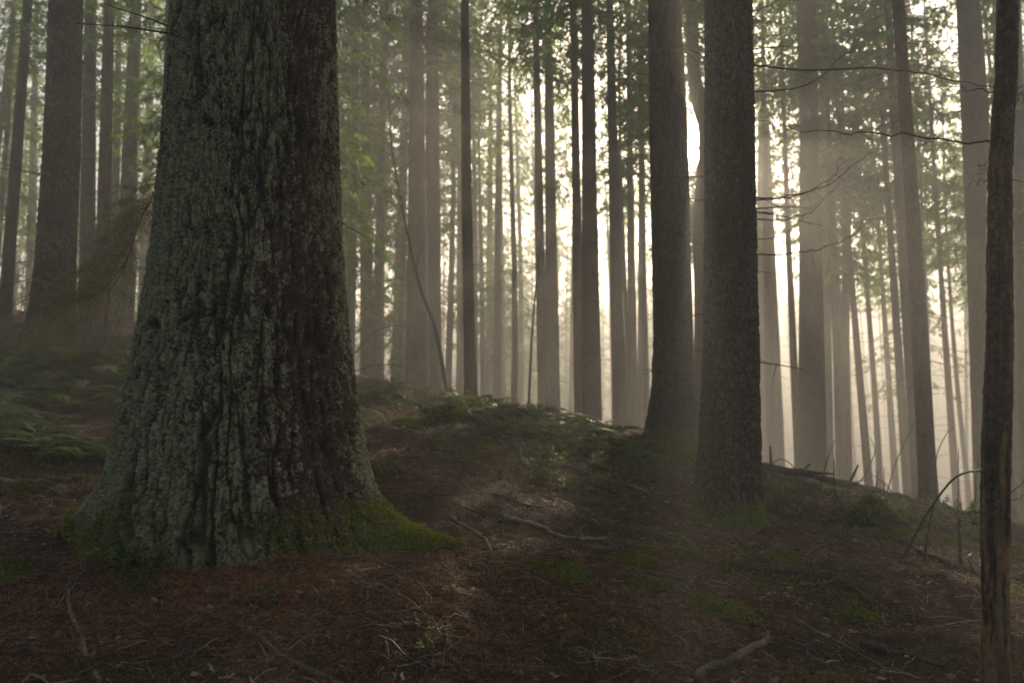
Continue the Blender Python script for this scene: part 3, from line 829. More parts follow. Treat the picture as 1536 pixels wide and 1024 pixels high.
# ------------------------------------------------------------------ the peeling snag
def build_snag():
    rows = [(-60, 1498, 1527), (0, 1497, 1526), (128, 1494, 1524), (175, 1489, 1519), (256, 1484, 1516), (400, 1482, 1516), (512, 1482, 1517), (640, 1476, 1514), (768, 1474, 1511), (900, 1475, 1513), (1024, 1479, 1516), (1100, 1481, 1520)]
    Y = 3.2
    rows = rows[::-1]
    z = np.array([at(768, q[0], Y)[2] for q in rows])
    cx = np.array([at((q[1] + q[2]) / 2, q[0], Y)[0] for q in rows])
    rr = np.array([(q[2] - q[1]) / 2 / FPX * Y for q in rows])
    gz = g1(cx[0], Y)
    zz = np.linspace(gz - .2, z[-1], 620)
    zz = np.concatenate([zz, np.linspace(z[-1], 6.5, 30)[1:]])
    seg = 72
    th = np.arange(seg) / seg * 2 * PI
    TH, ZZ = np.meshgrid(th, zz)
    ker = np.hanning(41); ker /= ker.sum()
    sm = lambda a: np.convolve(np.pad(np.interp(zz, z, a), 20, mode='edge'), ker, 'valid')
    CX = sm(cx)[:, None]
    R = sm(rr)[:, None] * (1 - .5 * sstep(4, 7, ZZ)) * .93
    # where the bark still holds
    c, s_ = np.cos(TH), np.sin(TH)
    nb = fbm(c * 1.6, s_ * 1.6, ZZ * 4.2, 4, 51)
    hold = sstep(-.02, .05, nb + .62 * (ZZ - (gz + .62)) / .75 + .05)
    hold = np.where(ZZ > gz + 1.35, sstep(-.62, -.56, nb), hold)
    f1, f2, idp = voro(TH / (2 * PI) * 11 + .4 * fbm(c * 3, s_ * 3, ZZ * 12, 3, 5), ZZ / .034 + .5 * fbm(c * 3, s_ * 3, ZZ * 9, 2, 6), 11, 7)
    pl = sstep(.03, .28, f2 - f1)
    fine = fbm(c * 9, s_ * 9, ZZ * 70, 3, 9)
    grain = fbm(c * 11, s_ * 11, ZZ * 4, 3, 12)
    rad = R + hold * (.0035 + .0035 * pl * (.4 + idp) + .0015 * fine) + (1 - hold) * .0016 * grain
    v = np.stack([CX + c * rad, Y + s_ * rad, ZZ], -1)
    wood = np.array([.20, .118, .056]) * (1 + .45 * grain + .25 * fine)[..., None]
    stain = sstep(.12, .3, fbm(c * 2, s_ * 2, ZZ * 3, 4, 77))[..., None]
    wood = wood * (1 - .55 * stain) + np.array([.07, .05, .03]) * .55 * stain
    bark = (np.array([.028, .021, .017]) + np.array([.045, .034, .027]) * (pl * idp)[..., None]) * (1 + .5 * fine)[..., None]
    lic = sstep(.15, .32, fbm(c * 2, s_ * 2, ZZ * 5, 4, 31))[..., None] * pl[..., None]
    bark = bark * (1 - .6 * lic) + np.array([.11, .11, .085]) * .6 * lic
    # a few rusty scars in the bark
    scar = sstep(.36, .42, fbm(c * 2.2, s_ * 2.2, ZZ * 7, 3, 44))[..., None]
    bark = bark * (1 - scar * .8) + np.array([.12, .065, .032]) * scar * .8
    col = wood * (1 - hold[..., None]) + bark * hold[..., None]
    b = np.array([cx[0], Y, gz])
    t = thing('dead_snag', 'thin dead snag with peeling bark and bare orange wood below', 'tree', b)
    i = np.arange(len(zz) - 1)[:, None] * seg
    j = np.arange(seg)[None]
    f = np.stack([i + j, i + (j + 1) % seg, i + seg + (j + 1) % seg, i + seg + j], -1).reshape(-1, 4)
    obj('trunk', mesh('trunk', (v - b).reshape(-1, 3), f, M['snag_bark'], True, np.clip(col, .004, 1).reshape(-1, 3)), t)
    branches(t, [
        [(1500, 206, 3.2), (1450, 213, 3.35), (1330, 202, 3.7), (1225, 200, 4.1), (1142, 183, 4.4)],
        [(1505, 137, 3.2), (1440, 135, 3.4), (1366, 132, 3.7)],
        [(1510, 160, 3.2), (1536, 140, 3.1), (1560, 132, 3.0)],
        [(1493, 232, 3.2), (1474, 248, 3.15), (1464, 257, 3.1)],
        [(1490, 266, 3.2), (1466, 276, 3.25), (1440, 277, 3.3)],
        [(1486, 315, 3.2), (1480, 334, 3.17)],
        [(1515, 265, 3.2), (1545, 280, 3.1)],
        [(1512, 620, 3.2), (1512, 735, 3.15), (1530, 743, 3.1), (1560, 742, 3.0)],
        [(1512, 742, 3.2), (1545, 715, 3.1)],
        [(1480, 768, 3.2), (1462, 765, 3.22), (1448, 767, 3.25)],
        [(1476, 798, 3.2), (1462, 780, 3.15), (1449, 766, 3.1)],
    ], r0=.0052)
    return t
build_snag()
TREES_DONE = True

# ------------------------------------------------------------------ the forest beyond: every tree its own object
def fill(n, pxr, Yr, kinds, label, group, seed, Hr=(20, 26), topmax=None, avoid=(), wr=(.16, .42), leafy=0.0, cat='tree', slim=1.0):
    """n trees scattered in a sector of the valley; topmax: highest picture row their tops may reach"""
    r = np.random.default_rng(seed)
    done = 0
    while done < n:
        px = r.uniform(*pxr)
        Y = r.uniform(*Yr)
        if any(a < px < b for a, b in avoid):
            continue
        x = (px - 768) / FPX * Y
        gz = g1(x, Y)
        H = min(r.uniform(*Hr), TOP - gz)
        if topmax is not None:
            H = min(H, CAM[2] + ray(px, topmax + r.uniform(0, 60))[2] * Y - gz)
            if H < 5:
                done += 1
                continue
        b = np.array([x, Y, gz])
        t = thing('spruce_tree', label, cat, b, group)
        lean = r.normal(0, .018, 2)
        zz = np.concatenate([[-.3, 0, .4, .9], np.linspace(1.6, H, 10)])
        bow = r.normal(0, .15, 2)
        ax = np.stack([lean[0] * zz + bow[0] * np.sin(zz / H * 3), lean[1] * zz + bow[1] * np.sin(zz / H * 3), zz], -1)
        rad = r.uniform(*wr) / 2 * (H / 23) * (1 - .85 * np.clip(zz, 0, H) / H) + .008
        obj('trunk', trunk_mesh('trunk', ax, rad, M[r.choice(['bark', 'bark_red', 'bark_green'])], 10, .03, int(r.integers(1e6)), .4), t)
        k = r.choice(kinds)
        o = obj('crown', CROWN[k][r.integers(3)], t)
        o.rotation_euler = (-lean[1], lean[0], r.uniform(0, 6.28))
        s = H / 24
        w = r.uniform(.85, 1.2) * max(s, .55)
        o.scale = (w * slim, w * slim, s)
        done += 1

GA, GB, GC, GD, GE = ('dim trees beyond the left slope', 'hazy green trees beyond the ferny crest', 'pale trees in the golden mist', 'slender spruces around the sun', 'hazy green trees beyond the fallen log')
fill(17, (-260, 250), (22, 44), ['low', 'mid'], 'one of the dim green spruces crowding beyond the left slope', GA, 101, wr=(.16, .34))
def spot(lst, label, group, seed):
    r = np.random.default_rng(seed)
    for px, Y, k in lst:
        fill(1, (px - 3, px + 3), (Y - .5, Y + .5), [k], label, group, int(r.integers(1e6)))
spot([(518, 31, 'high'), (548, 27, 'mid'), (588, 32, 'high'), (668, 29, 'high'), (712, 31, 'mid'), (748, 28, 'high'), (690, 33, 'high'), (540, 36, 'mid'), (608, 37, 'mid'), (642, 34, 'high'), (522, 24, 'low'), (566, 26, 'mid'), (598, 29, 'low'), (500, 28, 'mid')], 'one of the hazy green spruces crowding beyond the ferny crest', GB, 102)
spot([(1262, 29, 'high'), (1300, 26, 'high'), (1338, 31, 'mid'), (1385, 29, 'high'), (1425, 27, 'high'), (1450, 32, 'high'), (1530, 25, 'mid'), (1580, 27, 'high'), (1360, 33, 'high')], 'one of the hazy green spruces crowding beyond the fallen log', GE, 105)
fill(13, (280, 490), (14, 33), ['low', 'mid'], 'one of the unseen spruces added behind the old tree to shade the left mist', 'unseen trees added behind the old tree', 111)  # added out of sight to shade the air over the left slope
fill(84, (440, 1740), (34, 95), ['tuft'], 'one of the thin pole trunks standing pale in the mist', 'pale poles in the mist', 112, wr=(.14, .38), slim=.45, avoid=[(970, 1105)])
fill(46, (450, 1740), (44, 72), ['low', 'low', 'mid'], 'one of the young spruces low in the misty valley', 'young spruces in the valley', 113, topmax=415, Hr=(9, 18), wr=(.12, .2))
fill(22, (740, 1000), (78, 118), ['low', 'mid'], 'one of the farthest spruces, barely visible through the mist', 'farthest trees in the mist', 110, topmax=400, Hr=(18, 26))
fill(6, (765, 960), (50, 64), ['tuft', 'tuft', 'mid'], 'one of the pale spruces dissolving in the golden mist', GC, 116, topmax=150, Hr=(24, 26), wr=(.15, .3), slim=.85)
fill(10, (740, 1010), (58, 74), ['low', 'mid'], 'one of the pale spruces dissolving in the golden mist', GC, 118, topmax=290, Hr=(20, 25), wr=(.15, .3))
fill(8, (965, 1135), (78, 118), ['low', 'mid'], 'one of the farthest spruces, barely visible through the mist', 'farthest trees in the mist', 109, topmax=400, Hr=(18, 26))
fill(46, (-200, 1720), (78, 118), ['low', 'mid', 'tuft'], 'one of the farthest spruces, barely visible through the mist', 'farthest trees in the mist', 106, topmax=385, avoid=[(965, 1135)], Hr=(18, 26))

# spruces round the sun, most of them added to block its beam
def young(px, Y, top, label, crown='low', w=1.0, seed=0):
    Y = min(Y, 27 + (seed * 7 % 5))
    x = (px - 768) / FPX * Y
    gz = g1(x, Y)
    H = CAM[2] + ray(px, top)[2] * Y - gz
    t = thing('spruce_tree', label, 'tree', (x, Y, gz), GD)
    zz = np.concatenate([[-.3, 0, .4, .9], np.linspace(1.6, H, 8)])
    obj('trunk', trunk_mesh('trunk', np.stack([0 * zz, 0 * zz, zz], -1), .13 * (1 - .9 * np.clip(zz, 0, H) / H) + .008, M['bark'], 10, .03, seed, .4), t)
    o = obj('crown', CROWN[crown][seed % 3], t)
    o.rotation_euler = (0, 0, seed * 1.3)
    s = H / 24
    o.scale = (w * s, w * s, s)
for k, (px, Y, top, w) in enumerate([(1034, 30, 240, 1.0), (1062, 33, 236, 1.0), (1095, 31, 248, 1.0), (832, 30, 130, .9), (1232, 30, 120, .8)]):
    young(px, Y, top, 'one of the slender tufted spruces in the mist around the sun', 'tuft', w, k)
for k, (px, Y, top) in enumerate([(1070, 26, 240), (1040, 35, 238), (1078, 38, 240), (1055, 50, 236), (1090, 22, 262)]):  # added as blockers: they keep the low sunbeam off the near floor
    young(px, Y, top, 'one of the dense spruces added just below the sun to block its beam, between the two dark trunks', 'tuft', 1.3, k)

for k, (px, Y, top, w) in enumerate([(970, 33, 90, 1.0), (985, 28, 30, .8), (1112, 29, 20, 1.0)]):  # added crowns that keep the sun out of the near air
    young(px, Y, top, 'one of the tall spruces added half hidden behind the trunks beside the sun to shade the near air', 'tuft', w * 1.3, k)
for px, Y, H, lab in [(1003, 24, 17, 'TUFTslim spruce added behind the stout tree, its tufted top blocking light above the sun'), (1083, 22, 16.5, 'TUFTslim spruce added behind the twiggy tree, its tufted top blocking light above the sun'), (1000, 20, 21, 'spruce added behind the stout tree, its crown blocking light above the sun'), (1093, 17, 17.5, 'spruce added behind the twiggy tree, its crown blocking light above the sun')]:  # hidden trunks added so their crowns close the gap over the sun
    tree_at('spruce_tree', lab.replace('TUFT', ''), [(px, 0), (px, 640)], 15, Y, H, 'tuft' if 'TUFT' in lab else 'high', 'bark', GD, seed=int(px))

def broadleaf(px, Y, H, seed, label, group):
    Y = 26 + (seed * 3 % 7)
    x = (px - 768) / FPX * Y
    gz = g1(x, Y)
    H = min(H, TOP - gz)
    t = thing('leafy_tree', label, 'tree', (x, Y, gz), group)
    zz = np.concatenate([[-.3, 0, .4, .9], np.linspace(1.6, H, 8)])
    obj('trunk', trunk_mesh('trunk', np.stack([.1 * np.sin(zz * .3), .1 * np.sin(zz * .2), zz], -1), .12 * (1 - .9 * np.clip(zz, 0, H) / H) + .008, M['bark'], 10, .03, seed, .4), t)
    o = obj('crown', LEAFY_TALL[seed % 3], t)
    s = H / 9
    o.rotation_euler = (0, 0, seed * 1.3)
    o.scale = (s, s, s)
for k, (px, Y, H) in enumerate([(768, 40, 24), (940, 46, 25), (1240, 48, 23), (1310, 40, 24), (720, 44, 24)]):
    broadleaf(px, Y, H, k, 'one of the loose leafed trees speckling the white sky', 'leafy trees against the bright sky')

# ------------------------------------------------------------------ bent saplings and the drooping bough
def sapling(label, pts, r0, mat='twig', col=(.05, .042, .034), name='sapling', twigs=6, group=None):
    """pts: (px, py, Y) from the foot up"""
    P = np.array([at(*a) for a in pts])
    P[0][2] = g1(P[0][0], P[0][1]) - .03
    b = P[0].copy()
    p = smooth_path(P - b, 8 * len(P))
    rr = np.random.default_rng(int(pts[0][0]))
    t = thing(name, label, 'sapling', b, group)
    g = Geo()
    g.add(*tube(p, np.linspace(r0, r0 * .3, len(p)), 8), col)
    obj('stem', g.mesh('stem', M[mat]), t)
    for k in range(twigs):
        i = rr.integers(len(p) // 3, len(p) - 2)
        d = unit(p[i + 1] - p[i])
        e = p[i] + (d * .6 + rr.normal(0, .6, 3) + [0, 0, .2]) * rr.uniform(.2, .5) * min(1, r0 * 40)
        g = Geo()
        g.add(*tube(smooth_path(np.stack([p[i], (p[i] + e) / 2 + rr.normal(0, .02, 3), e]), 7), np.linspace(r0 * .35, r0 * .1, 7), 5), col)
        obj('twig', g.mesh('twig', M[mat]), t)
    return t

sapling('thin bent sapling curving beside the broad reddish pair of trunks', [(673, 578, 16), (655, 500, 16), (630, 430, 16), (605, 320, 16.3), (588, 220, 16.5), (582, 120, 17)], .045, 'twig')
sapling('thin pale stem leaning towards the slim brown trunk', [(791, 612, 17), (797, 520, 17), (803, 440, 17.2), (808, 380, 17.4)], .035)

def bough():
    """a brown spruce bough drooping towards the slope, with its stems"""
    r = np.random.default_rng(5)
    main = smooth_path([at(246, 262, 9.0), at(225, 300, 8.8), at(205, 345, 8.6), at(192, 385, 8.4), at(160, 430, 8.2), at(128, 452, 8.0)], 40)
    b = main[0].copy()
    t = thing('drooping_bough', 'drooping brown spruce bough hanging beside the old tree', 'branch', b)
    g = Geo()
    g.add(*tube(main - b, np.linspace(.012, .003, 40), 6), (.04, .03, .024))
    # bare stem dropping to the ground
    st = smooth_path([at(192, 385, 8.4), at(176, 420, 8.4), at(164, 436, 8.5), at(162, 460, 8.5), at(156, 490, 8.6)], 20)
    g.add(*tube(st - b, np.linspace(.008, .004, 20), 5), (.04, .03, .024))
    obj('stem', g.mesh('stem', M['twig']), t)
    g = Geo()
    for k in range(150):
        i = r.integers(3, 39)
        a = main[i] - b
        d = unit(np.array([-.55 + r.normal(0, .55), r.normal(0, .5), -.25 + r.normal(0, .25)]))
        L = r.uniform(.25, .95) * (.55 + i / 70)
        e = a + d * L + np.array([0, 0, -.25 * L])
        p = smooth_path(np.stack([a, a + d * L * .5 + [0, 0, .04], e]), 8)
        g.add(*tube(p, np.linspace(.004, .0015, 8), 3, False), (.045, .034, .026), 0)
        c = np.array([.090, .115, .030]) if r.random() < .6 else np.array([.080, .058, .030])
        for q in range(2, 8):                                       # side twigs with flat rows of needles
            for sg in (-1, 1):
                sd = unit(np.cross(d, [0, 0, 1.0]) * sg + d * .8 + r.normal(0, .25, 3) + [0, 0, -.25])
                ln = r.uniform(.06, .17)
                m = 13
                P = p[q] + sd * (ln * np.linspace(0, 1, m))[:, None] + r.normal(0, .006, (m, 3))
                D = unit(sd[None] * .7 + r.normal(0, .55, (m, 3)))
                W = unit(np.cross(D, r.normal(0, .5, (m, 3)) + [0, 0, 1]))
                v, f = quads_at(P, D, W, r.uniform(.022, .045, m), .007)
                g.add(v, f, np.repeat(c[None] * r.uniform(.6, 1.4, (m, 1)), 4, 0), 1)
    obj('needles', g.mesh('needles', [M['twig'], M['needle']], False), t)
bough()

def shrub_tree(label, px, py, Y, s, seed, group):
    p = at(px, py, Y)
    z = g1(p[0], Y)
    t = thing('sapling', label, 'sapling', (p[0], Y, z), group)
    g = Geo()
    g.add(*tube(np.array([[0, 0, -.05], [.02, 0, 1], [0, .03, 2.5], [.05, 0, 7.5]]) * s, [.03 * s, .025 * s, .02 * s, .005], 6), (.06, .05, .04))
    obj('stem', g.mesh('stem', M['twig']), t)
    o = obj('crown', LEAFY[seed % 2], t)
    o.scale = (s, s, s)
    o.rotation_euler = (0, 0, seed * 2.1)
    o.location = (0, 0, -1.6 * s)
for k, (px, py, Y, s) in enumerate([(-30, 470, 16, .35), (30, 480, 17.5, .33), (120, 480, 19, .38), (175, 480, 18, .34), (215, 480, 20, .4), (-90, 480, 19, .4), (105, 480, 23, .55), (20, 470, 24, .5)]):
    shrub_tree('bushy green sapling in the undergrowth behind the stout slope tree', px, py, Y, s, k, 'green saplings on the left slope')
for k, (px, py, Y, s) in enumerate([(520, 560, 19, .35), (560, 560, 21, .4), (590, 565, 20, .3)]):
    shrub_tree('small leafy sapling behind the ferny crest beside the old tree', px, py, Y, s, k + 3, 'leafy saplings on the ferny crest')

# unseen trees added round the viewpoint: they keep the sky off the floor
for k, (x, y, H) in enumerate([(-6.5, 1.5, 24), (-5, -4, 25), (0.5, -5.5, 26), (5.5, -3, 25), (6.5, 3.5, 24), (9.5, 7, 25), (-9, 6, 25), (-2, -10, 26), (-10, -2, 26), (10, -1, 26), (4, -10, 25), (-7, -9, 25), (9, -8, 26)]):
    gz = g1(x, y)
    H = min(H, TOP - gz)
    t = thing('spruce_tree', 'one of the unseen tall spruces added round the viewpoint to shade the floor', 'tree', (x, y, gz), 'unseen spruces added round the viewpoint')
    zz = np.concatenate([[-.3, 0, .4, .9], np.linspace(1.6, H, 12)])
    obj('trunk', trunk_mesh('trunk', np.stack([0 * zz, 0 * zz, zz], -1), .2 * (1 - .9 * zz.clip(0) / H) + .01, M['bark'], 14, .03, k, .5), t)
    o = obj('crown', CROWN['mid'][k % 3], t)
    o.scale = (1.35, 1.35, H / 24)
    o.rotation_euler = (0, 0, k * 1.1)

# ------------------------------------------------------------------ ground cover
def gnorm(x, y):
    e = .03
    zx = (ground(x + e, y) - ground(x - e, y)) / (2 * e)
    zy = (ground(x, y + e) - ground(x, y - e)) / (2 * e)
    return unit(np.stack([-zx, -zy, np.ones_like(zx)], -1))

def scatter(n, r, lo=2.0, hi=17.0, half=47):
    """points on the floor, denser towards the path where one stands"""
    d = np.exp(r.uniform(math.log(lo), math.log(hi), n))
    a = np.radians(r.uniform(-half, half, n))
    return np.sin(a) * d, np.cos(a) * d, d

def moss_amount(x, y):
    m = fbm(x * 1.1 + 7, y * 1.1, o=4, s=61)
    right = sstep(-.3, 1.2, x) * .16 + sstep(1.0, 4.0, y - 5) * .04
    return sstep(.10, .34, m + right)

def needle_strips(x, y, r, ln, wd, tint, lift=.012, tilt=.22):
    n = len(x)
    z = ground(x, y)
    nr = gnorm(x, y)
    az = r.uniform(0, 2 * PI, n)
    d = np.stack([np.cos(az), np.sin(az), np.zeros(n)], -1)
    d = unit(d - nr * (d * nr).sum(1, keepdims=True) + nr * r.normal(0, tilt, (n, 1)))
    s = unit(np.cross(d, nr + r.normal(0, .5, (n, 3))))
    P = np.stack([x, y, z], -1) + nr * (np.abs(r.normal(0, 1, (n, 1))) * lift + .002)
    bend = s * r.normal(0, .16, (n, 1)) * ln[:, None] + nr * r.normal(.06, .1, (n, 1)) * ln[:, None]
    A, B, Cc = P - d * ln[:, None] / 2, P + bend, P + d * ln[:, None] / 2
    w = s * wd[:, None] / 2
    v = np.stack([A - w * .6, A + w * .6, B - w, B + w, Cc - w * .4, Cc + w * .4], 1).reshape(-1, 3)
    i = np.arange(n)[:, None] * 6
    f = np.concatenate([i + np.array([[0, 1, 3, 2]]), i + np.array([[2, 3, 5, 4]])])
    return v, f, np.repeat(tint, 6, 0)

def litter():
    r = np.random.default_rng(11)
    x, y, d = scatter(150000, r)
    keep = r.random(len(x)) > .75 * moss_amount(x, y)
    x, y, d = x[keep], y[keep], d[keep]
    n = len(x)
    k = np.clip(d / 5, .7, 2.2)
    base = np.array([[.170, .080, .042], [.085, .046, .028], [.250, .125, .058], [.030, .019, .014], [.320, .230, .155]])
    tint = base[r.choice(5, n, p=[.34, .26, .2, .14, .06])] * r.uniform(.7, 1.3, (n, 1))
    parts = [needle_strips(x, y, r, r.uniform(.025, .075, n) * k, r.uniform(.002, .0042, n) * k, tint)]
    # the rusty mound at the foot of the old tree
    m = 42000
    mx, my = r.normal(-1.0, .85, m), 3.95 + r.normal(0, .42, m)
    parts.append(needle_strips(mx, my, r, r.uniform(.018, .05, m), r.uniform(.0014, .0026, m), np.array([.260, .110, .045]) * r.uniform(.4, 1.4, (m, 1)), .008))
    # curled dead leaves
    m = 3600
    lx, ly, ld = scatter(m, r)
    P = np.stack([lx, ly, ground(lx, ly) + .012], -1)
    D = unit(r.normal(0, 1, (m, 3)) * [1, 1, .3])
    W = unit(np.cross(D, r.normal(0, .45, (m, 3)) + [0, 0, 1]))
    s = r.uniform(.6, 1.4, m) * np.clip(ld / 6, .8, 1.6)
    lv, lf = quads_at(P, D, W, .045 * s, .026 * s)
    lc = np.repeat(np.array([.17, .10, .062]) * r.uniform(.4, 1.9, (m, 1)), 4, 0)
    g = Geo()
    for v, f, c in parts + [(lv, lf, lc)]:
        g.add(v, f, c)
    tag(obj('needle_litter', g.mesh('needle_litter', M['litter'], False)), 'rusty brown fallen needles and curled leaves covering the floor', 'litter', kind='stuff')

    # fine fallen twigs
    g = Geo()
    m = 9500
    x, y, d = scatter(m * 2, r, 2.0, 15)
    kp = r.random(m * 2) < sstep(-.35, .45, fbm(x * 1.6, y * 1.6, o=3, s=90))
    x, y, d = x[kp], y[kp], d[kp]
    m = len(x)
    z = ground(x, y)
    nr = gnorm(x, y)
    for i in range(m):
        L = r.uniform(.07, .34) * min(1.5, max(.8, d[i] / 6))
        az = r.uniform(0, 2 * PI)
        dd = np.array([math.cos(az), math.sin(az), 0])
        dd = unit(dd - nr[i] * (dd @ nr[i]) + nr[i] * r.normal(0, .07))
        sd = np.cross(dd, nr[i])
        t = np.linspace(-.5, .5, 5)
        bend = r.normal(0, .22)
        p = np.array([x[i], y[i], z[i]]) + nr[i] * (.008 + abs(r.normal(0, .012))) + dd * (t * L)[:, None] + sd * (bend * L * (t ** 2 * 2 - .2))[:, None] + nr[i] * (abs(r.normal(0, .1)) * L * (.5 - 2 * t ** 2))[:, None]
        p += r.normal(0, .012 * L * 3, p.shape)
        rad = (r.uniform(.0012, .0034) if r.random() < .93 else r.uniform(.004, .0075)) * min(1.6, max(.9, d[i] / 6))
        c = np.array([.055, .038, .028]) * r.uniform(.5, 1.6) if r.random() < .78 else np.array([.24, .185, .14]) * r.uniform(.7, 1.3)
        g.add(*tube(p, np.linspace(rad, rad * .5, 5), 3, False), c)
    tag(obj('twig_litter', g.mesh('twig_litter', M['litter'], True)), 'fine crooked dead twigs strewn over the needle floor', 'twigs', kind='stuff')

    # thin moss between the needles
    x, y, d = scatter(230000, r, 2.2, 16)
    keep = r.random(len(x)) < moss_amount(x, y) * .9
    x, y, d = x[keep], y[keep], d[keep]
    n = len(x)
    P = np.stack([x, y, ground(x, y) + .004], -1)
    D = unit(r.normal(0, .6, (n, 3)) + [0, 0, .8])
    W = unit(np.cross(D, r.normal(0, 1, (n, 3))))
    k = np.clip(d / 5, .8, 2.2) * r.uniform(.6, 1.4, n)
    v, f = quads_at(P, D, W, .016 * k, .0065 * k)
    c = np.array([.125, .140, .030]) * r.uniform(.5, 1.6, (n, 1)) * np.stack([r.uniform(.85, 1.3, n), np.ones(n), np.ones(n)], -1)
    tag(obj('ground_moss', mesh('ground_moss', v, f, M['moss'], False, np.repeat(c, 4, 0))), 'thin green moss growing through the needle floor', 'moss', kind='stuff')
litter()

def moss_cushion(px, py, wpx, hm, label, seed, asp=.6):
    c = hit(px, py)
    R = wpx / FPX * c[1] / 2
    r = np.random.default_rng(seed)
    n, s = 14, 30
    rr, tt = np.meshgrid(np.linspace(0, 1, n), np.arange(s) / s * 2 * PI, indexing='ij')
    edge = .92 + .45 * fbm(np.cos(tt) * 1.6 + seed, np.sin(tt) * 1.6, o=3)
    X = np.cos(tt) * rr * R * edge
    Y = np.sin(tt) * rr * R * asp * edge * 1.5
    Z = ground(X + c[0], Y + c[1]) - c[2] + hm * .75 * (1 - rr ** 2) * (1 + .6 * fbm(X * 9 / max(R, .1) * .3, Y * 9 / max(R, .1) * .3, s=seed)) - .012 * rr
    v = np.stack([X, Y, Z], -1).reshape(-1, 3)
    i = np.arange(n - 1)[:, None] * s
    j = np.arange(s)[None]
    f = np.stack([i + j, i + (j + 1) % s, i + s + (j + 1) % s, i + s + j], -1).reshape(-1, 4)
    g = Geo()
    g.add(v, f, (.080, .092, .022))
    m = int(min(15000, 3000 + 16000 * R))
    k = np.sqrt(r.random(m)) * (.95 + .35 * r.random(m) ** 3)
    th = r.uniform(0, 2 * PI, m)
    ed = .92 + .45 * fbm(np.cos(th) * 1.6 + seed, np.sin(th) * 1.6, o=3)
    x, y = np.cos(th) * k * R * ed, np.sin(th) * k * R * asp * ed * 1.5
    z = ground(x + c[0], y + c[1]) - c[2] + hm * .75 * np.maximum(0, 1 - k ** 2) * (1 + .6 * fbm(x * 9 / max(R, .1) * .3, y * 9 / max(R, .1) * .3, s=seed)) - .012 * k
    D = unit(np.stack([x / R * .6, y / R * .6, np.full(m, .9)], -1) + r.normal(0, .45, (m, 3)))
    W = unit(np.cross(D, r.normal(0, 1, (m, 3))))
    q = r.uniform(.6, 1.4, m) * max(.8, min(2, c[1] / 5))
    vv, ff = quads_at(np.stack([x, y, z - .003], -1), D, W, .015 * q, .0062 * q)
    cc = np.array([.150, .170, .034]) * r.uniform(.5, 1.6, (m, 1)) * np.stack([r.uniform(.8, 1.3, m), np.ones(m), np.ones(m)], -1)
    g.add(vv, ff, np.repeat(cc, 4, 0))
    o = obj('moss_cushion', g.mesh('moss_cushion', M['moss'], True), None, c)
    tag(o, label, 'moss')

for k, q in enumerate([
    (608, 638, 46, .09, 'small rounded moss cushion high on the slope beside the old tree'),
    (665, 668, 40, .05, 'flat moss patch just below the small rounded cushion'),
    (735, 672, 44, .05, 'low moss patch on the slope beneath the slender pole tree'),
    (700, 686, 34, .04, 'thin moss strip between two low slope patches'),
    (848, 858, 110, .07, 'wide green moss mound on the open floor before the twiggy tree'),
    (955, 842, 86, .07, 'rough moss hump next to the wide green mound'),
    (985, 880, 80, .04, 'flat olive moss carpet in front of the rough hump'),
    (1078, 915, 110, .06, 'broad moss mat on the floor in front of the twiggy tree'),
    (1175, 838, 60, .04, 'moss patch beside the foot of the twiggy tree'),
    (1285, 925, 90, .05, 'moss mat among twigs between the twiggy tree and the snag'),
    (1262, 772, 40, .08, 'moss clump adjoining the mossy stump'),
    (1345, 800, 70, .06, 'mossy hollow below the mossy stump'),
    (1430, 812, 70, .06, 'moss patch between the two upright broken sticks'),
    (1525, 830, 60, .06, 'moss patch at the outer side of the snag'),
    (18, 858, 80, .07, 'bright moss cushion at the dim corner by the pale crooked stick'),
    (200, 782, 76, .06, 'moss pad beside the old tree on its shaded root'),
    (30, 735, 60, .04, 'moss smear near the grey stick on the left slope'),
]):
    moss_cushion(*q, seed=200 + k)

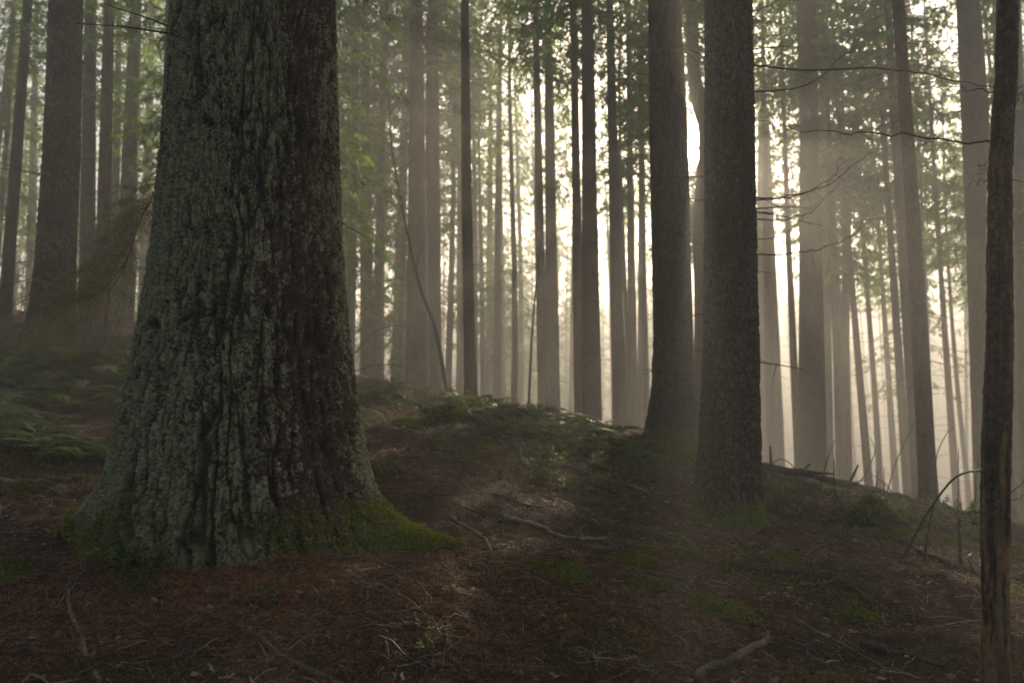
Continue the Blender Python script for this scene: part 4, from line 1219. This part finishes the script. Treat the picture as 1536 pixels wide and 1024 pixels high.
# ------------------------------------------------------------------ ferns and bilberry
def fern_mesh(seed):
    r = np.random.default_rng(seed)
    g = Geo()
    nf = r.integers(5, 9)
    for k in range(nf):
        az = 2 * PI * (k + r.uniform(-.3, .3)) / nf
        L = r.uniform(.30, .55)
        t = np.linspace(0, 1, 17)
        up = r.uniform(.5, .95)
        h = np.array([math.cos(az), math.sin(az), 0])
        p = h * (L * (t * (.55 + .35 * t)))[:, None] + np.array([0, 0, 1]) * (L * (up * t - (up + .05) * .75 * t ** 2.2))[:, None]
        p += np.cross(h, [0, 0, 1]) * (r.normal(0, .12) * L * t ** 2)[:, None]
        g.add(*tube(p, np.linspace(.0022, .0008, 17), 3, False), (.055, .05, .022))
        d = unit(np.gradient(p, axis=0))
        sd = unit(np.cross(d, [0, 0, 1]))
        tone = np.array([.115, .175, .075]) * r.uniform(.7, 1.35)
        if r.random() < .12:
            tone = np.array([.11, .07, .03])
        for sgn in (-1, 1):
            i = np.arange(3, 17)
            q = t[i]
            ln = .105 * np.sin(np.clip((q - .08) / .98, 0, 1) * PI * .97) ** .8 * (1.1 - .35 * q) * L / .42 + .01
            n_ = len(i)
            # each pinna: five leaflets a side, drawn as a stepped blade of three diamonds
            D = unit(sd[i] * sgn + d[i] * .45 + [0, 0, -.18] + r.normal(0, .06, (n_, 3)))
            W = unit(d[i] - D * (d[i] * D).sum(1, keepdims=True))
            v, f = quads_at(p[i], D, W, ln, .016 + .10 * ln)
            g.add(v, f, np.repeat(tone[None] * r.uniform(.8, 1.25, (n_, 1)), 4, 0))
            for u_ in (.22, .42, .62):
                for s2 in (-1, 1):
                    D2 = unit(W * s2 + D * .7)
                    W2 = unit(np.cross(np.cross(D2, W), D2) + D * .2)
                    v, f = quads_at(p[i] + D * (ln * u_)[:, None], D2, unit(np.cross(D2, np.cross(D, W))), ln * (.26 - .2 * u_ * .6), ln * .12 + .002)
                    g.add(v, f, np.repeat(tone[None] * r.uniform(.75, 1.3, (n_, 1)), 4, 0))
    return g.mesh('fern', M['fern'], False)

def berry_mesh(seed):
    r = np.random.default_rng(seed)
    g = Geo()
    for k in range(r.integers(8, 14)):
        az, L = r.uniform(0, 2 * PI), r.uniform(.16, .36)
        t = np.linspace(0, 1, 7)
        o = r.uniform(.3, .9)
        p = np.stack([np.cos(az) * o * L * t, np.sin(az) * o * L * t, L * (t - .28 * t ** 2)], -1) + r.normal(0, .008, (7, 3)) * t[:, None]
        p[:, :2] += r.normal(0, .03, 2)
        g.add(*tube(p, np.linspace(.002, .0008, 7), 3, False), (.06, .05, .03))
        m = r.integers(14, 26)
        q = r.uniform(1.5, 6, m)
        i = np.minimum(q.astype(int), 5)
        P = p[i] + (p[i + 1] - p[i]) * (q - i)[:, None]
        D = unit(r.normal(0, 1, (m, 3)) * [1, 1, .4] + [0, 0, .15])
        W = unit(np.cross(D, r.normal(0, .35, (m, 3)) + [0, 0, 1]))
        s = r.uniform(.7, 1.35, m)
        v, f = quads_at(P, D, W, .034 * s, .019 * s)
        g.add(v, f, np.repeat(np.array([.125, .175, .055]) * r.uniform(.6, 1.5, (m, 1)), 4, 0))
    return g.mesh('bilberry_shrub', M['fern'], False)

FERN = [fern_mesh(s) for s in range(5)]
BERRY = [berry_mesh(s + 20) for s in range(5)]

def plant(kind, px, py, label, group, r, s=1.0, cat=None):
    p = hit(px, py)
    ms = FERN if kind == 'fern' else BERRY
    o = obj('fern' if kind == 'fern' else 'bilberry_shrub', ms[r.integers(len(ms))], None, p - [0, 0, .01])
    s = s * r.uniform(.5, 1.5)
    o.scale = (s, s, s * r.uniform(.8, 1.1))
    o.rotation_euler = (r.normal(0, .1), r.normal(0, .1), r.uniform(0, 6.28))
    tag(o, label, 'fern' if kind == 'fern' else 'shrub', group)

def bed(kind, n, poly, label, group, seed, s=1.0):
    """n plants between two picture rows that slope from (x0, top0, bottom0) to (x1, top1, bottom1)"""
    r = np.random.default_rng(seed)
    (x0, a0, b0), (x1, a1, b1) = poly
    for k in range(n):
        f = r.random()
        px = x0 + (x1 - x0) * f
        py = (a0 + (a1 - a0) * f) + ((b0 + (b1 - b0) * f) - (a0 + (a1 - a0) * f)) * r.random()
        plant(kind, px, py, label, group, r, s)

bed('fern', 44, ((-20, 535, 650), (215, 525, 620)), 'one of the green ferns carpeting the left slope below the stout tree', 'ferns on the left slope', 31, 1.1)
bed('fern', 14, ((0, 640, 690), (190, 640, 700)), 'one of the scattered ferns lower on the shaded left slope', 'ferns on the shaded slope', 32, .8)
bed('fern', 26, ((520, 562, 600), (760, 604, 634)), 'one of the ferns on the crest beside the slender pole tree', 'ferns on the crest', 33, .85)
bed('bilberry', 34, ((525, 575, 612), (780, 612, 650)), 'one of the small leaved shrubs along the ferny crest', 'bilberry shrubs on the ferny crest', 34, .85)
bed('fern', 30, ((740, 612, 650), (965, 648, 690)), 'one of the backlit ferns where the sunbeam meets the crest', 'backlit ferns under the sunbeam', 35, 1.0)
bed('bilberry', 26, ((760, 625, 680), (970, 655, 710)), 'one of the glistening shrubs where the sunbeam meets the crest', 'glistening shrubs under the sunbeam', 36, .75)
bed('bilberry', 16, ((780, 680, 740), (960, 690, 760)), 'one of the leafy shrubs on the slope below the sunbeam', 'leafy shrubs below the sunbeam', 37, .75)
bed('bilberry', 14, ((960, 665, 720), (1040, 680, 730)), 'one of the shrubs at the foot of the stout tree covering the sun', 'shrubs at the foot of the stout tree', 38, .75)
bed('bilberry', 22, ((1150, 715, 770), (1480, 780, 820)), 'one of the low shrubs in front of the fallen log', 'low shrubs before the fallen log', 39, .8)
bed('bilberry', 9, ((150, 850, 900), (260, 850, 910)), 'one of the seedlings in the shade before the old tree', 'seedlings before the old tree', 40, .62)
for px, py, s, lab in [(870, 880, .55, 'bright leafy seedling growing from the wide green moss mound'),
                       (640, 985, .4, 'tiny two leaved seedling alone on the near needle floor'),
                       (880, 995, .42, 'tiny seedling alone on the needle floor below the moss mound'),
                       (400, 905, .5, 'pale seedling standing on the rusty needle mound'),
                       (585, 715, .6, 'light green herb beside the mossy root of the old tree'),
                       (1100, 850, .6, 'leafy herb before the mossy foot of the twiggy tree'),
                       (815, 720, .8, 'bushy green shrub alone on the middle of the slope')]:
    plant('bilberry', px, py, lab, None, np.random.default_rng(int(px)), s)

# ------------------------------------------------------------------ logs and sticks
def stick(label, pts, r0, r1=None, mat='wood', col=(.055, .040, .030), name='stick', cat='stick', knots=0, lift=0.0, stand=False, seed=None, end=None):
    """pts: (px, py) on the ground, or (px, py, Y) in the air"""
    r = np.random.default_rng(seed or int(pts[0][0] * 7 + pts[0][1]))
    P = []
    for q in pts:
        if len(q) == 3:
            P.append(at(*q))
        elif stand and q is pts[0]:
            h = at(q[0], q[1], next(a[2] for a in pts if len(a) == 3))
            P.append(h)
        else:
            h = hit(*q)
            P.append(h + [0, 0, r0 * .7 + lift])
    P = np.array(P)
    if stand:
        P[0][2] = g1(P[0][0], P[0][1]) - .03
    n = 10 * len(P)
    p = smooth_path(P, n) if len(P) > 2 else np.linspace(P[0], P[1], n)
    L = np.linalg.norm(P[-1] - P[0])
    p[1:-1] += np.stack([fbm(np.linspace(0, 3 + L * 3, n) + k * 9.1 + P[0][0], np.zeros(n), o=3) for k in range(3)], -1)[1:-1] * r0 * 1.1
    b = P[0].copy()
    rr = np.linspace(r0, r1 if r1 else r0 * .45, n) * (1 + .14 * fbm(np.linspace(0, 4 + L * 6, n), np.full(n, r0 * 100)))
    seg = 14 if r0 > .012 else 6
    v, f = tube(p - b, rr, seg)
    v[:-2] += .10 * r0 * fbm(v[:-2, 0] / r0 * .7, v[:-2, 1] / r0 * .7, v[:-2, 2] / r0 * .7, 3)[:, None] * r.uniform(.5, 1)
    g = Geo()
    g.add(v, f, np.array(col) * 1.7 * (1 + .4 * fbm(v[:, 0] * 12, v[:, 1] * 12, v[:, 2] * 12))[:, None])
    t = thing(name, label, cat, b)
    obj('stem', g.mesh('stem', M[mat]), t)
    for k in range(knots):
        i = r.integers(3, n - 3)
        d = unit(p[i + 1] - p[i])
        e = p[i] + unit(d * .5 + r.normal(0, .5, 3) + [0, 0, .5]) * rr[i] * r.uniform(3, 8)
        g = Geo()
        g.add(*tube(np.linspace(p[i] - b, e - b, 5), np.linspace(rr[i] * .45, rr[i] * .2, 5), 6), col)
        obj('twig', g.mesh('twig', M[mat]), t)
    return t

LOGC = (.060, .048, .038)
stick('long fallen log lying along the misty crest past the twiggy tree', [(1110, 694, 11.4), (1180, 705, 11.3), (1300, 731, 11.1), (1420, 762, 10.9), (1536, 791, 10.7), (1660, 820, 10.5)], .058, .05, col=LOGC, name='fallen_log', cat='log', knots=9, lift=.10)
stick('thick bark covered stick at the near edge, its broken end upward', [(1040, 1030), (1075, 1003), (1108, 985), (1150, 962)], .020, .017, col=(.065, .046, .036), knots=2)
stick('long dark curved stick below the rusty needle mound', [(246, 905), (300, 918), (345, 937), (385, 965), (430, 990), (512, 1030)], .011, .015, col=(.058, .036, .028), knots=3)
stick('pale crooked stick lying steeply at the near corner', [(104, 868), (103, 905), (112, 940), (128, 975), (150, 1028)], .007, .0105, col=(.12, .095, .085), knots=2)
stick('short pale broken branch slanting beside the tip of the mossy root', [(676, 776, 4.75), (700, 792, 4.6), (728, 812, 4.5), (752, 845, 4.3), (777, 884, 4.1)], .013, .007, col=(.120, .082, .060), knots=2)
stick('grey weathered branch on the slope behind the root tip', [(755, 780), (800, 792), (850, 806), (905, 812)], .017, .009, col=(.15, .125, .10), knots=3, seed=5)
stick('long thin branch lying across the middle of the slope', [(575, 740), (640, 748), (720, 770), (770, 785)], .009, .006, knots=3)
stick('crooked dark branch above the grey weathered branch', [(655, 744), (740, 744), (800, 760), (850, 757), (905, 752)], .010, .006, knots=3)
stick('thin dark branch under the moss patches on the upper slope', [(610, 685), (680, 692), (715, 702)], .016, .012, knots=1)
stick('dark twig propped up near the small rounded moss cushion', [(620, 690), (650, 668, 8.4), (656, 640, 8.4)], .009, .005)
stick('half buried log high on the slope under the pole tree', [(630, 617), (690, 627), (740, 637)], .06, .05, col=(.05, .036, .028), name='fallen_log', cat='log')
stick('half buried log near the crest right of the pole tree', [(705, 612), (760, 632), (805, 648)], .05, .05, col=(.055, .04, .03), name='fallen_log', cat='log')
stick('long bare branch lying below the sunbeam', [(830, 698), (880, 712), (940, 730), (1000, 748)], .022, .012, col=(.085, .065, .05), knots=3)
stick('dry forked branch in front of the twiggy tree', [(1120, 858), (1200, 862), (1270, 880), (1310, 905)], .009, .005, knots=3)
stick('thin arched twig between the twiggy tree and the snag', [(1200, 850), (1225, 820, 6.3), (1275, 818, 6.2), (1330, 845, 6.1), (1370, 860)], .008, .004)
stick('long arched bare stem bending towards the snag', [(1345, 855), (1365, 815, 6.0), (1395, 760, 5.9), (1430, 718, 5.6), (1465, 705, 5.2), (1490, 704, 4.9)], .011, .006, stand=True, col=(.045, .036, .03))
stick('crooked upright dead sapling past the mossy foot of the twiggy tree', [(1290, 872), (1272, 830, 6.6), (1264, 800, 6.7), (1262, 760, 6.8), (1251, 730, 6.8), (1251, 688, 6.8)], .010, .004, stand=True, knots=2, col=(.06, .05, .042))
stick('upright broken stick nearest the snag', [(1440, 850), (1438, 810, 6.6), (1437, 778, 6.6)], .016, .013, stand=True, col=(.04, .03, .025))
stick('thinner upright dead stem beside the upright broken stick', [(1388, 858), (1390, 800, 6.5), (1400, 760, 6.5)], .011, .006, stand=True, col=(.04, .03, .025))
stick('dark fallen branch lying against the foot of the upright stick', [(1376, 828), (1420, 846), (1475, 868)], .026, .016, col=(.045, .034, .028), knots=2)
stick('dark stick half buried between moss mat and snag', [(1290, 975), (1350, 982), (1412, 1003)], .013, .010, col=(.04, .031, .026), knots=1)
stick('long thin pale twig on the near floor by the snag', [(1190, 930), (1250, 960), (1330, 1005)], .005, .003, col=(.13, .105, .085))
stick('thin twig curving across the near floor before the twiggy tree', [(1130, 940), (1170, 945), (1240, 985), (1265, 1015)], .006, .004, knots=2)
stick('short straight stick in the corner beyond the snag', [(1510, 868), (1550, 855)], .012, .010, col=(.05, .04, .03))
stick('grey weathered stick lying level on the left slope', [(-20, 722), (50, 724), (105, 722)], .020, .016, col=(.12, .085, .07))
stick('dark straight stick leaning down the fern slope', [(28, 555), (50, 585), (82, 640)], .014, .011, col=(.045, .036, .03))
stick('long dark branch across the shaded left slope', [(-10, 633), (60, 642), (110, 660)], .011, .006, col=(.045, .034, .028), knots=3)
stick('bent thin branch at the shaded left slope', [(-10, 745), (40, 730), (75, 735), (100, 750)], .010, .005, col=(.05, .038, .03), knots=2)
stick('long curved runner in front of the shaded root', [(-10, 800), (50, 800), (110, 815), (150, 845), (172, 868)], .005, .004, col=(.07, .048, .036))
stick('dim slender branch along the near left floor', [(-10, 835), (40, 858), (105, 872)], .007, .005, col=(.06, .048, .04))
stick('bowed twig on the near floor below the rusty mound', [(425, 985), (460, 960), (500, 955), (530, 960)], .004, .003, col=(.11, .09, .075))
stick('straight dry twig pointing away on the near floor', [(565, 1015), (600, 985), (632, 965)], .005, .0035, col=(.07, .055, .045))
stick('slanting dry stem before the wide moss mound', [(860, 890), (820, 860, 4.2), (785, 822, 4.3)], .004, .003, col=(.09, .06, .04))
stick('second slanting dry stem near the wide moss mound', [(885, 870), (855, 835, 4.6), (832, 795, 4.8)], .004, .0025, col=(.09, .07, .05))
stick('dark branch near the very edge below the rusty mound', [(-10, 982), (40, 980), (66, 983)], .010, .008, col=(.04, .03, .026))
# brush standing around the fallen log
for k, (a, lab) in enumerate([
    ([(1228, 715), (1240, 690, 10.5), (1252, 660, 10.5)], 'thin upright twig before the log nearest the twiggy tree'),
    ([(1325, 735), (1345, 690, 11), (1368, 640, 11), (1378, 622, 11)], 'tall bent twig rising behind the dark log'),
    ([(1258, 738), (1290, 720, 10.8), (1308, 690, 10.8), (1312, 672, 10.8), (1305, 655, 10.8)], 'curling bare twig arching over the log'),
    ([(1404, 745), (1404, 690, 10.5), (1420, 650, 10.5), (1432, 640, 10.5)], 'slender curved twig beside the dark leaning trunk'),
    ([(1436, 760), (1437, 720, 10.5), (1438, 672, 10.5)], 'straight upright twig between leaning trunk and snag'),
    ([(1461, 760), (1464, 720, 10.5), (1470, 680, 10.5)], 'second straight twig closer to the snag'),
    ([(1230, 740), (1275, 725, 10.6), (1300, 718, 10.5)], 'flat dead branch resting against the log'),
    ([(1310, 742), (1315, 715, 10.6), (1316, 705, 10.6)], 'short stub sticking up from the log'),
    ([(1325, 742), (1326, 715, 10.6), (1326, 700, 10.6)], 'slightly taller stub sticking up from the log'),
    ([(1345, 748), (1330, 728, 10.6), (1310, 712, 10.6)], 'crossed dry twig leaning over the log'),
    ([(1136, 700), (1165, 690, 9.6), (1190, 700, 9.7), (1200, 735)], 'arched twig at the end of the log'),
]):
    stick(lab, a, .009, .004, stand=True, mat='twig', col=(.05, .042, .036), name='dead_twig', cat='twig')
for a, lab in [([(520, 545, 13), (560, 500, 13), (600, 488, 13), (628, 495, 13)], 'bare twig arching out from the old tree over the ferns'),
               ([(525, 560, 12), (560, 548, 12), (600, 550, 12), (640, 565, 12)], 'lower bare twig arching over the crest ferns')]:
    stick(lab, a, .010, .004, mat='twig', col=(.05, .042, .036), name='dead_twig', cat='twig')
t = sapling('dead drooping twig at the upper edge beside the old tree', [(505, -60, 4.6), (530, -30, 4.6), (560, 8, 4.6), (578, 30, 4.6), (590, 45, 4.6)], .006, twigs=2) if False else None
branches(OLD, [[(498, -60, 4.5), (530, -30, 4.4), (560, 8, 4.35), (578, 30, 4.3), (590, 46, 4.3)],
               [(503, 20, 4.6), (512, 30, 4.5), (517, 10, 4.45), (524, -20, 4.4)]], r0=.006)

# ------------------------------------------------------------------ the mossy stump near the log
def stump():
    c = hit(1300, 785)
    r = np.random.default_rng(77)
    th = np.linspace(0, 2 * PI, 40, endpoint=False)
    zz = np.linspace(-.1, 1, 16)
    TH, ZZ = np.meshgrid(th, zz)
    h = .24
    root = .26 * np.exp(-((TH - 6.1 + PI) % (2 * PI) - PI) ** 2 / .12) * np.exp(-np.maximum(ZZ, 0) / .5) + .1 * np.exp(-((TH - 3.3 + PI) % (2 * PI) - PI) ** 2 / .12) * np.exp(-np.maximum(ZZ, 0) / .3)
    R = (.15 * np.sqrt(np.maximum(0, 1.02 - np.clip(ZZ, 0, 1) ** 3)) + root) * (1 + .18 * fbm(np.cos(TH) * 2, np.sin(TH) * 2, ZZ * 2, 3, 4))
    v = np.stack([np.cos(TH) * R, np.sin(TH) * R, ZZ * h * (1 + .15 * np.cos(TH))], -1)
    i = np.arange(15)[:, None] * 40
    j = np.arange(40)[None]
    f = np.stack([i + j, i + (j + 1) % 40, i + 40 + (j + 1) % 40, i + 40 + j], -1).reshape(-1, 4)
    t = thing('mossy_stump', 'low moss covered stump with one long root before the fallen log', 'stump', c)
    V = v.reshape(-1, 3)
    obj('wood', mesh('wood', V, f, M['wood'], True, np.full((len(V), 3), .04)), t)
    k = r.integers(40 * 3, len(V), 6500)
    P = V[k] + r.normal(0, .008, (6500, 3))
    D = unit(V[k] * [1, 1, .5] + [0, 0, .15] + r.normal(0, .12, (6500, 3)))
    W = unit(np.cross(D, r.normal(0, 1, (6500, 3))))
    s = r.uniform(.6, 1.4, 6500)
    q, qf = quads_at(P, D, W, .018 * s, .009 * s)
    cc = np.array([.150, .170, .034]) * r.uniform(.5, 1.6, (6500, 1))
    obj('moss', mesh('moss', q, qf, M['moss'], False, np.repeat(cc, 4, 0)), t)
stump()

HAZE, HAZE_G, VBOUNCE = .0095, .45, 3
SUNPX = (1041, 208)
SUN_E, SKY_E, DUST, EXPOSURE, FSTOP = 3.7, .05, 3.0, 1.6, 2.0
AUREOLE = [(9000, 5000, (1, .85, .62)), (1800, 160, (1, .80, .52)), (160, 2, (1, .90, .74))]

# ------------------------------------------------------------------ air
def build_haze():
    x0, x1, y0, y1, z0, z1 = -115, 115, -30, 175, ZLOW, ZHIGH
    v = [(x, y, z) for z in (z0, z1) for y in (y0, y1) for x in (x0, x1)]
    f = [(0, 2, 3, 1), (4, 5, 7, 6), (0, 1, 5, 4), (2, 6, 7, 3), (0, 4, 6, 2), (1, 3, 7, 5)]
    m, nt, out = _nodes('haze')
    p = nt.nodes.new('ShaderNodeVolumePrincipled')
    p.inputs['Color'].default_value = (.97, .96, .94, 1)
    p.inputs['Density'].default_value = HAZE
    p.inputs['Anisotropy'].default_value = HAZE_G
    nt.links.new(p.outputs[0], out.inputs['Volume'])
    o = obj('haze', mesh('haze', v, np.array(f), m, False))
    tag(o, 'pale morning mist hanging between the trees', 'haze', kind='stuff')
zs = [c.z for o in bpy.data.objects if o.type == 'MESH' for c in [(o.matrix_basis @ Vector(b)) + (o.parent.location if o.parent else Vector()) for b in (o.bound_box[0], o.bound_box[6])]]
ZLOW, ZHIGH = min(zs) - 1.0, max(zs) + .8
build_haze()

# ------------------------------------------------------------------ sun and sky
sun_dir = unit(ray(*SUNPX))
elev, azim = math.asin(sun_dir[2]), math.atan2(sun_dir[0], sun_dir[1])
sl = bpy.data.lights.new('sun', 'SUN')
sl.energy = SUN_E
sl.angle = math.radians(.5)
sl.color = (1.0, .81, .58)
so = bpy.data.objects.new('sun', sl)
C.objects.link(so)
so.rotation_mode = 'QUATERNION'
so.rotation_quaternion = Vector(tuple(sun_dir)).to_track_quat('Z', 'Y')
so.location = (10, 60, 30)

w = bpy.data.worlds.new('World')
SC.world = w
w.use_nodes = True
nt = w.node_tree
nt.nodes.clear()
N, L = nt.nodes.new, nt.links.new
sky = N('ShaderNodeTexSky')
sky.sky_type = 'NISHITA'
sky.sun_disc = False
sky.sun_elevation = elev
sky.sun_rotation = azim
sky.air_density = 1.0
sky.dust_density = DUST
sky.ozone_density = 1.0
bg = N('ShaderNodeBackground')
bg.inputs['Strength'].default_value = SKY_E
# the hazy morning sky: Nishita plus the bright ring of scattered light round the sun and its disc
geo = N('ShaderNodeTexCoord')
dt = N('ShaderNodeVectorMath'); dt.operation = 'DOT_PRODUCT'
nrm_ = N('ShaderNodeVectorMath'); nrm_.operation = 'NORMALIZE'
L(geo.outputs['Generated'], nrm_.inputs[0]); L(nrm_.outputs[0], dt.inputs[0]); dt.inputs[1].default_value = tuple(sun_dir)
cl = N('ShaderNodeMath'); cl.operation = 'MAXIMUM'; cl.inputs[1].default_value = 0
L(dt.outputs['Value'], cl.inputs[0])
acc = sky.outputs[0]
for ex, st, tn in AUREOLE:
    pw = N('ShaderNodeMath'); pw.operation = 'POWER'; pw.inputs[1].default_value = ex
    L(cl.outputs[0], pw.inputs[0])
    ml = N('ShaderNodeVectorMath'); ml.operation = 'SCALE'; ml.inputs[0].default_value = tn
    ms_ = N('ShaderNodeMath'); ms_.operation = 'MULTIPLY'; ms_.inputs[1].default_value = st
    L(pw.outputs[0], ms_.inputs[0]); L(ms_.outputs[0], ml.inputs['Scale'])
    ad = N('ShaderNodeVectorMath'); ad.operation = 'ADD'
    L(acc, ad.inputs[0]); L(ml.outputs[0], ad.inputs[1]); acc = ad.outputs[0]
L(acc, bg.inputs[0])
wo = N('ShaderNodeOutputWorld')
L(bg.outputs[0], wo.inputs[0])

# ------------------------------------------------------------------ camera and render settings
cd = bpy.data.cameras.new('camera')
cd.lens = LENS
cd.sensor_width = 36
cd.clip_end = 1000
cd.clip_start = .05
cd.dof.use_dof = True
cd.dof.focus_distance = 4.3
cd.dof.aperture_fstop = FSTOP
co = bpy.data.objects.new('camera', cd)
C.objects.link(co)
co.location = tuple(CAM)
co.rotation_euler = (PI / 2 + PITCH, 0, 0)
SC.camera = co
SC.render.engine = 'CYCLES'
cy = SC.cycles
cy.use_denoising = True
cy.denoiser = 'OPENIMAGEDENOISE'
cy.denoising_input_passes = 'RGB_ALBEDO_NORMAL'
cy.max_bounces = 6
cy.diffuse_bounces = 3
cy.glossy_bounces = 2
cy.transmission_bounces = 3
cy.volume_bounces = VBOUNCE
cy.sample_clamp_indirect = 4
cy.use_adaptive_sampling = False
SC.view_settings.view_transform = 'Standard'
SC.view_settings.look = 'None'
SC.view_settings.gamma = 1
SC.view_settings.exposure = EXPOSURE
SC.render.use_persistent_data = False
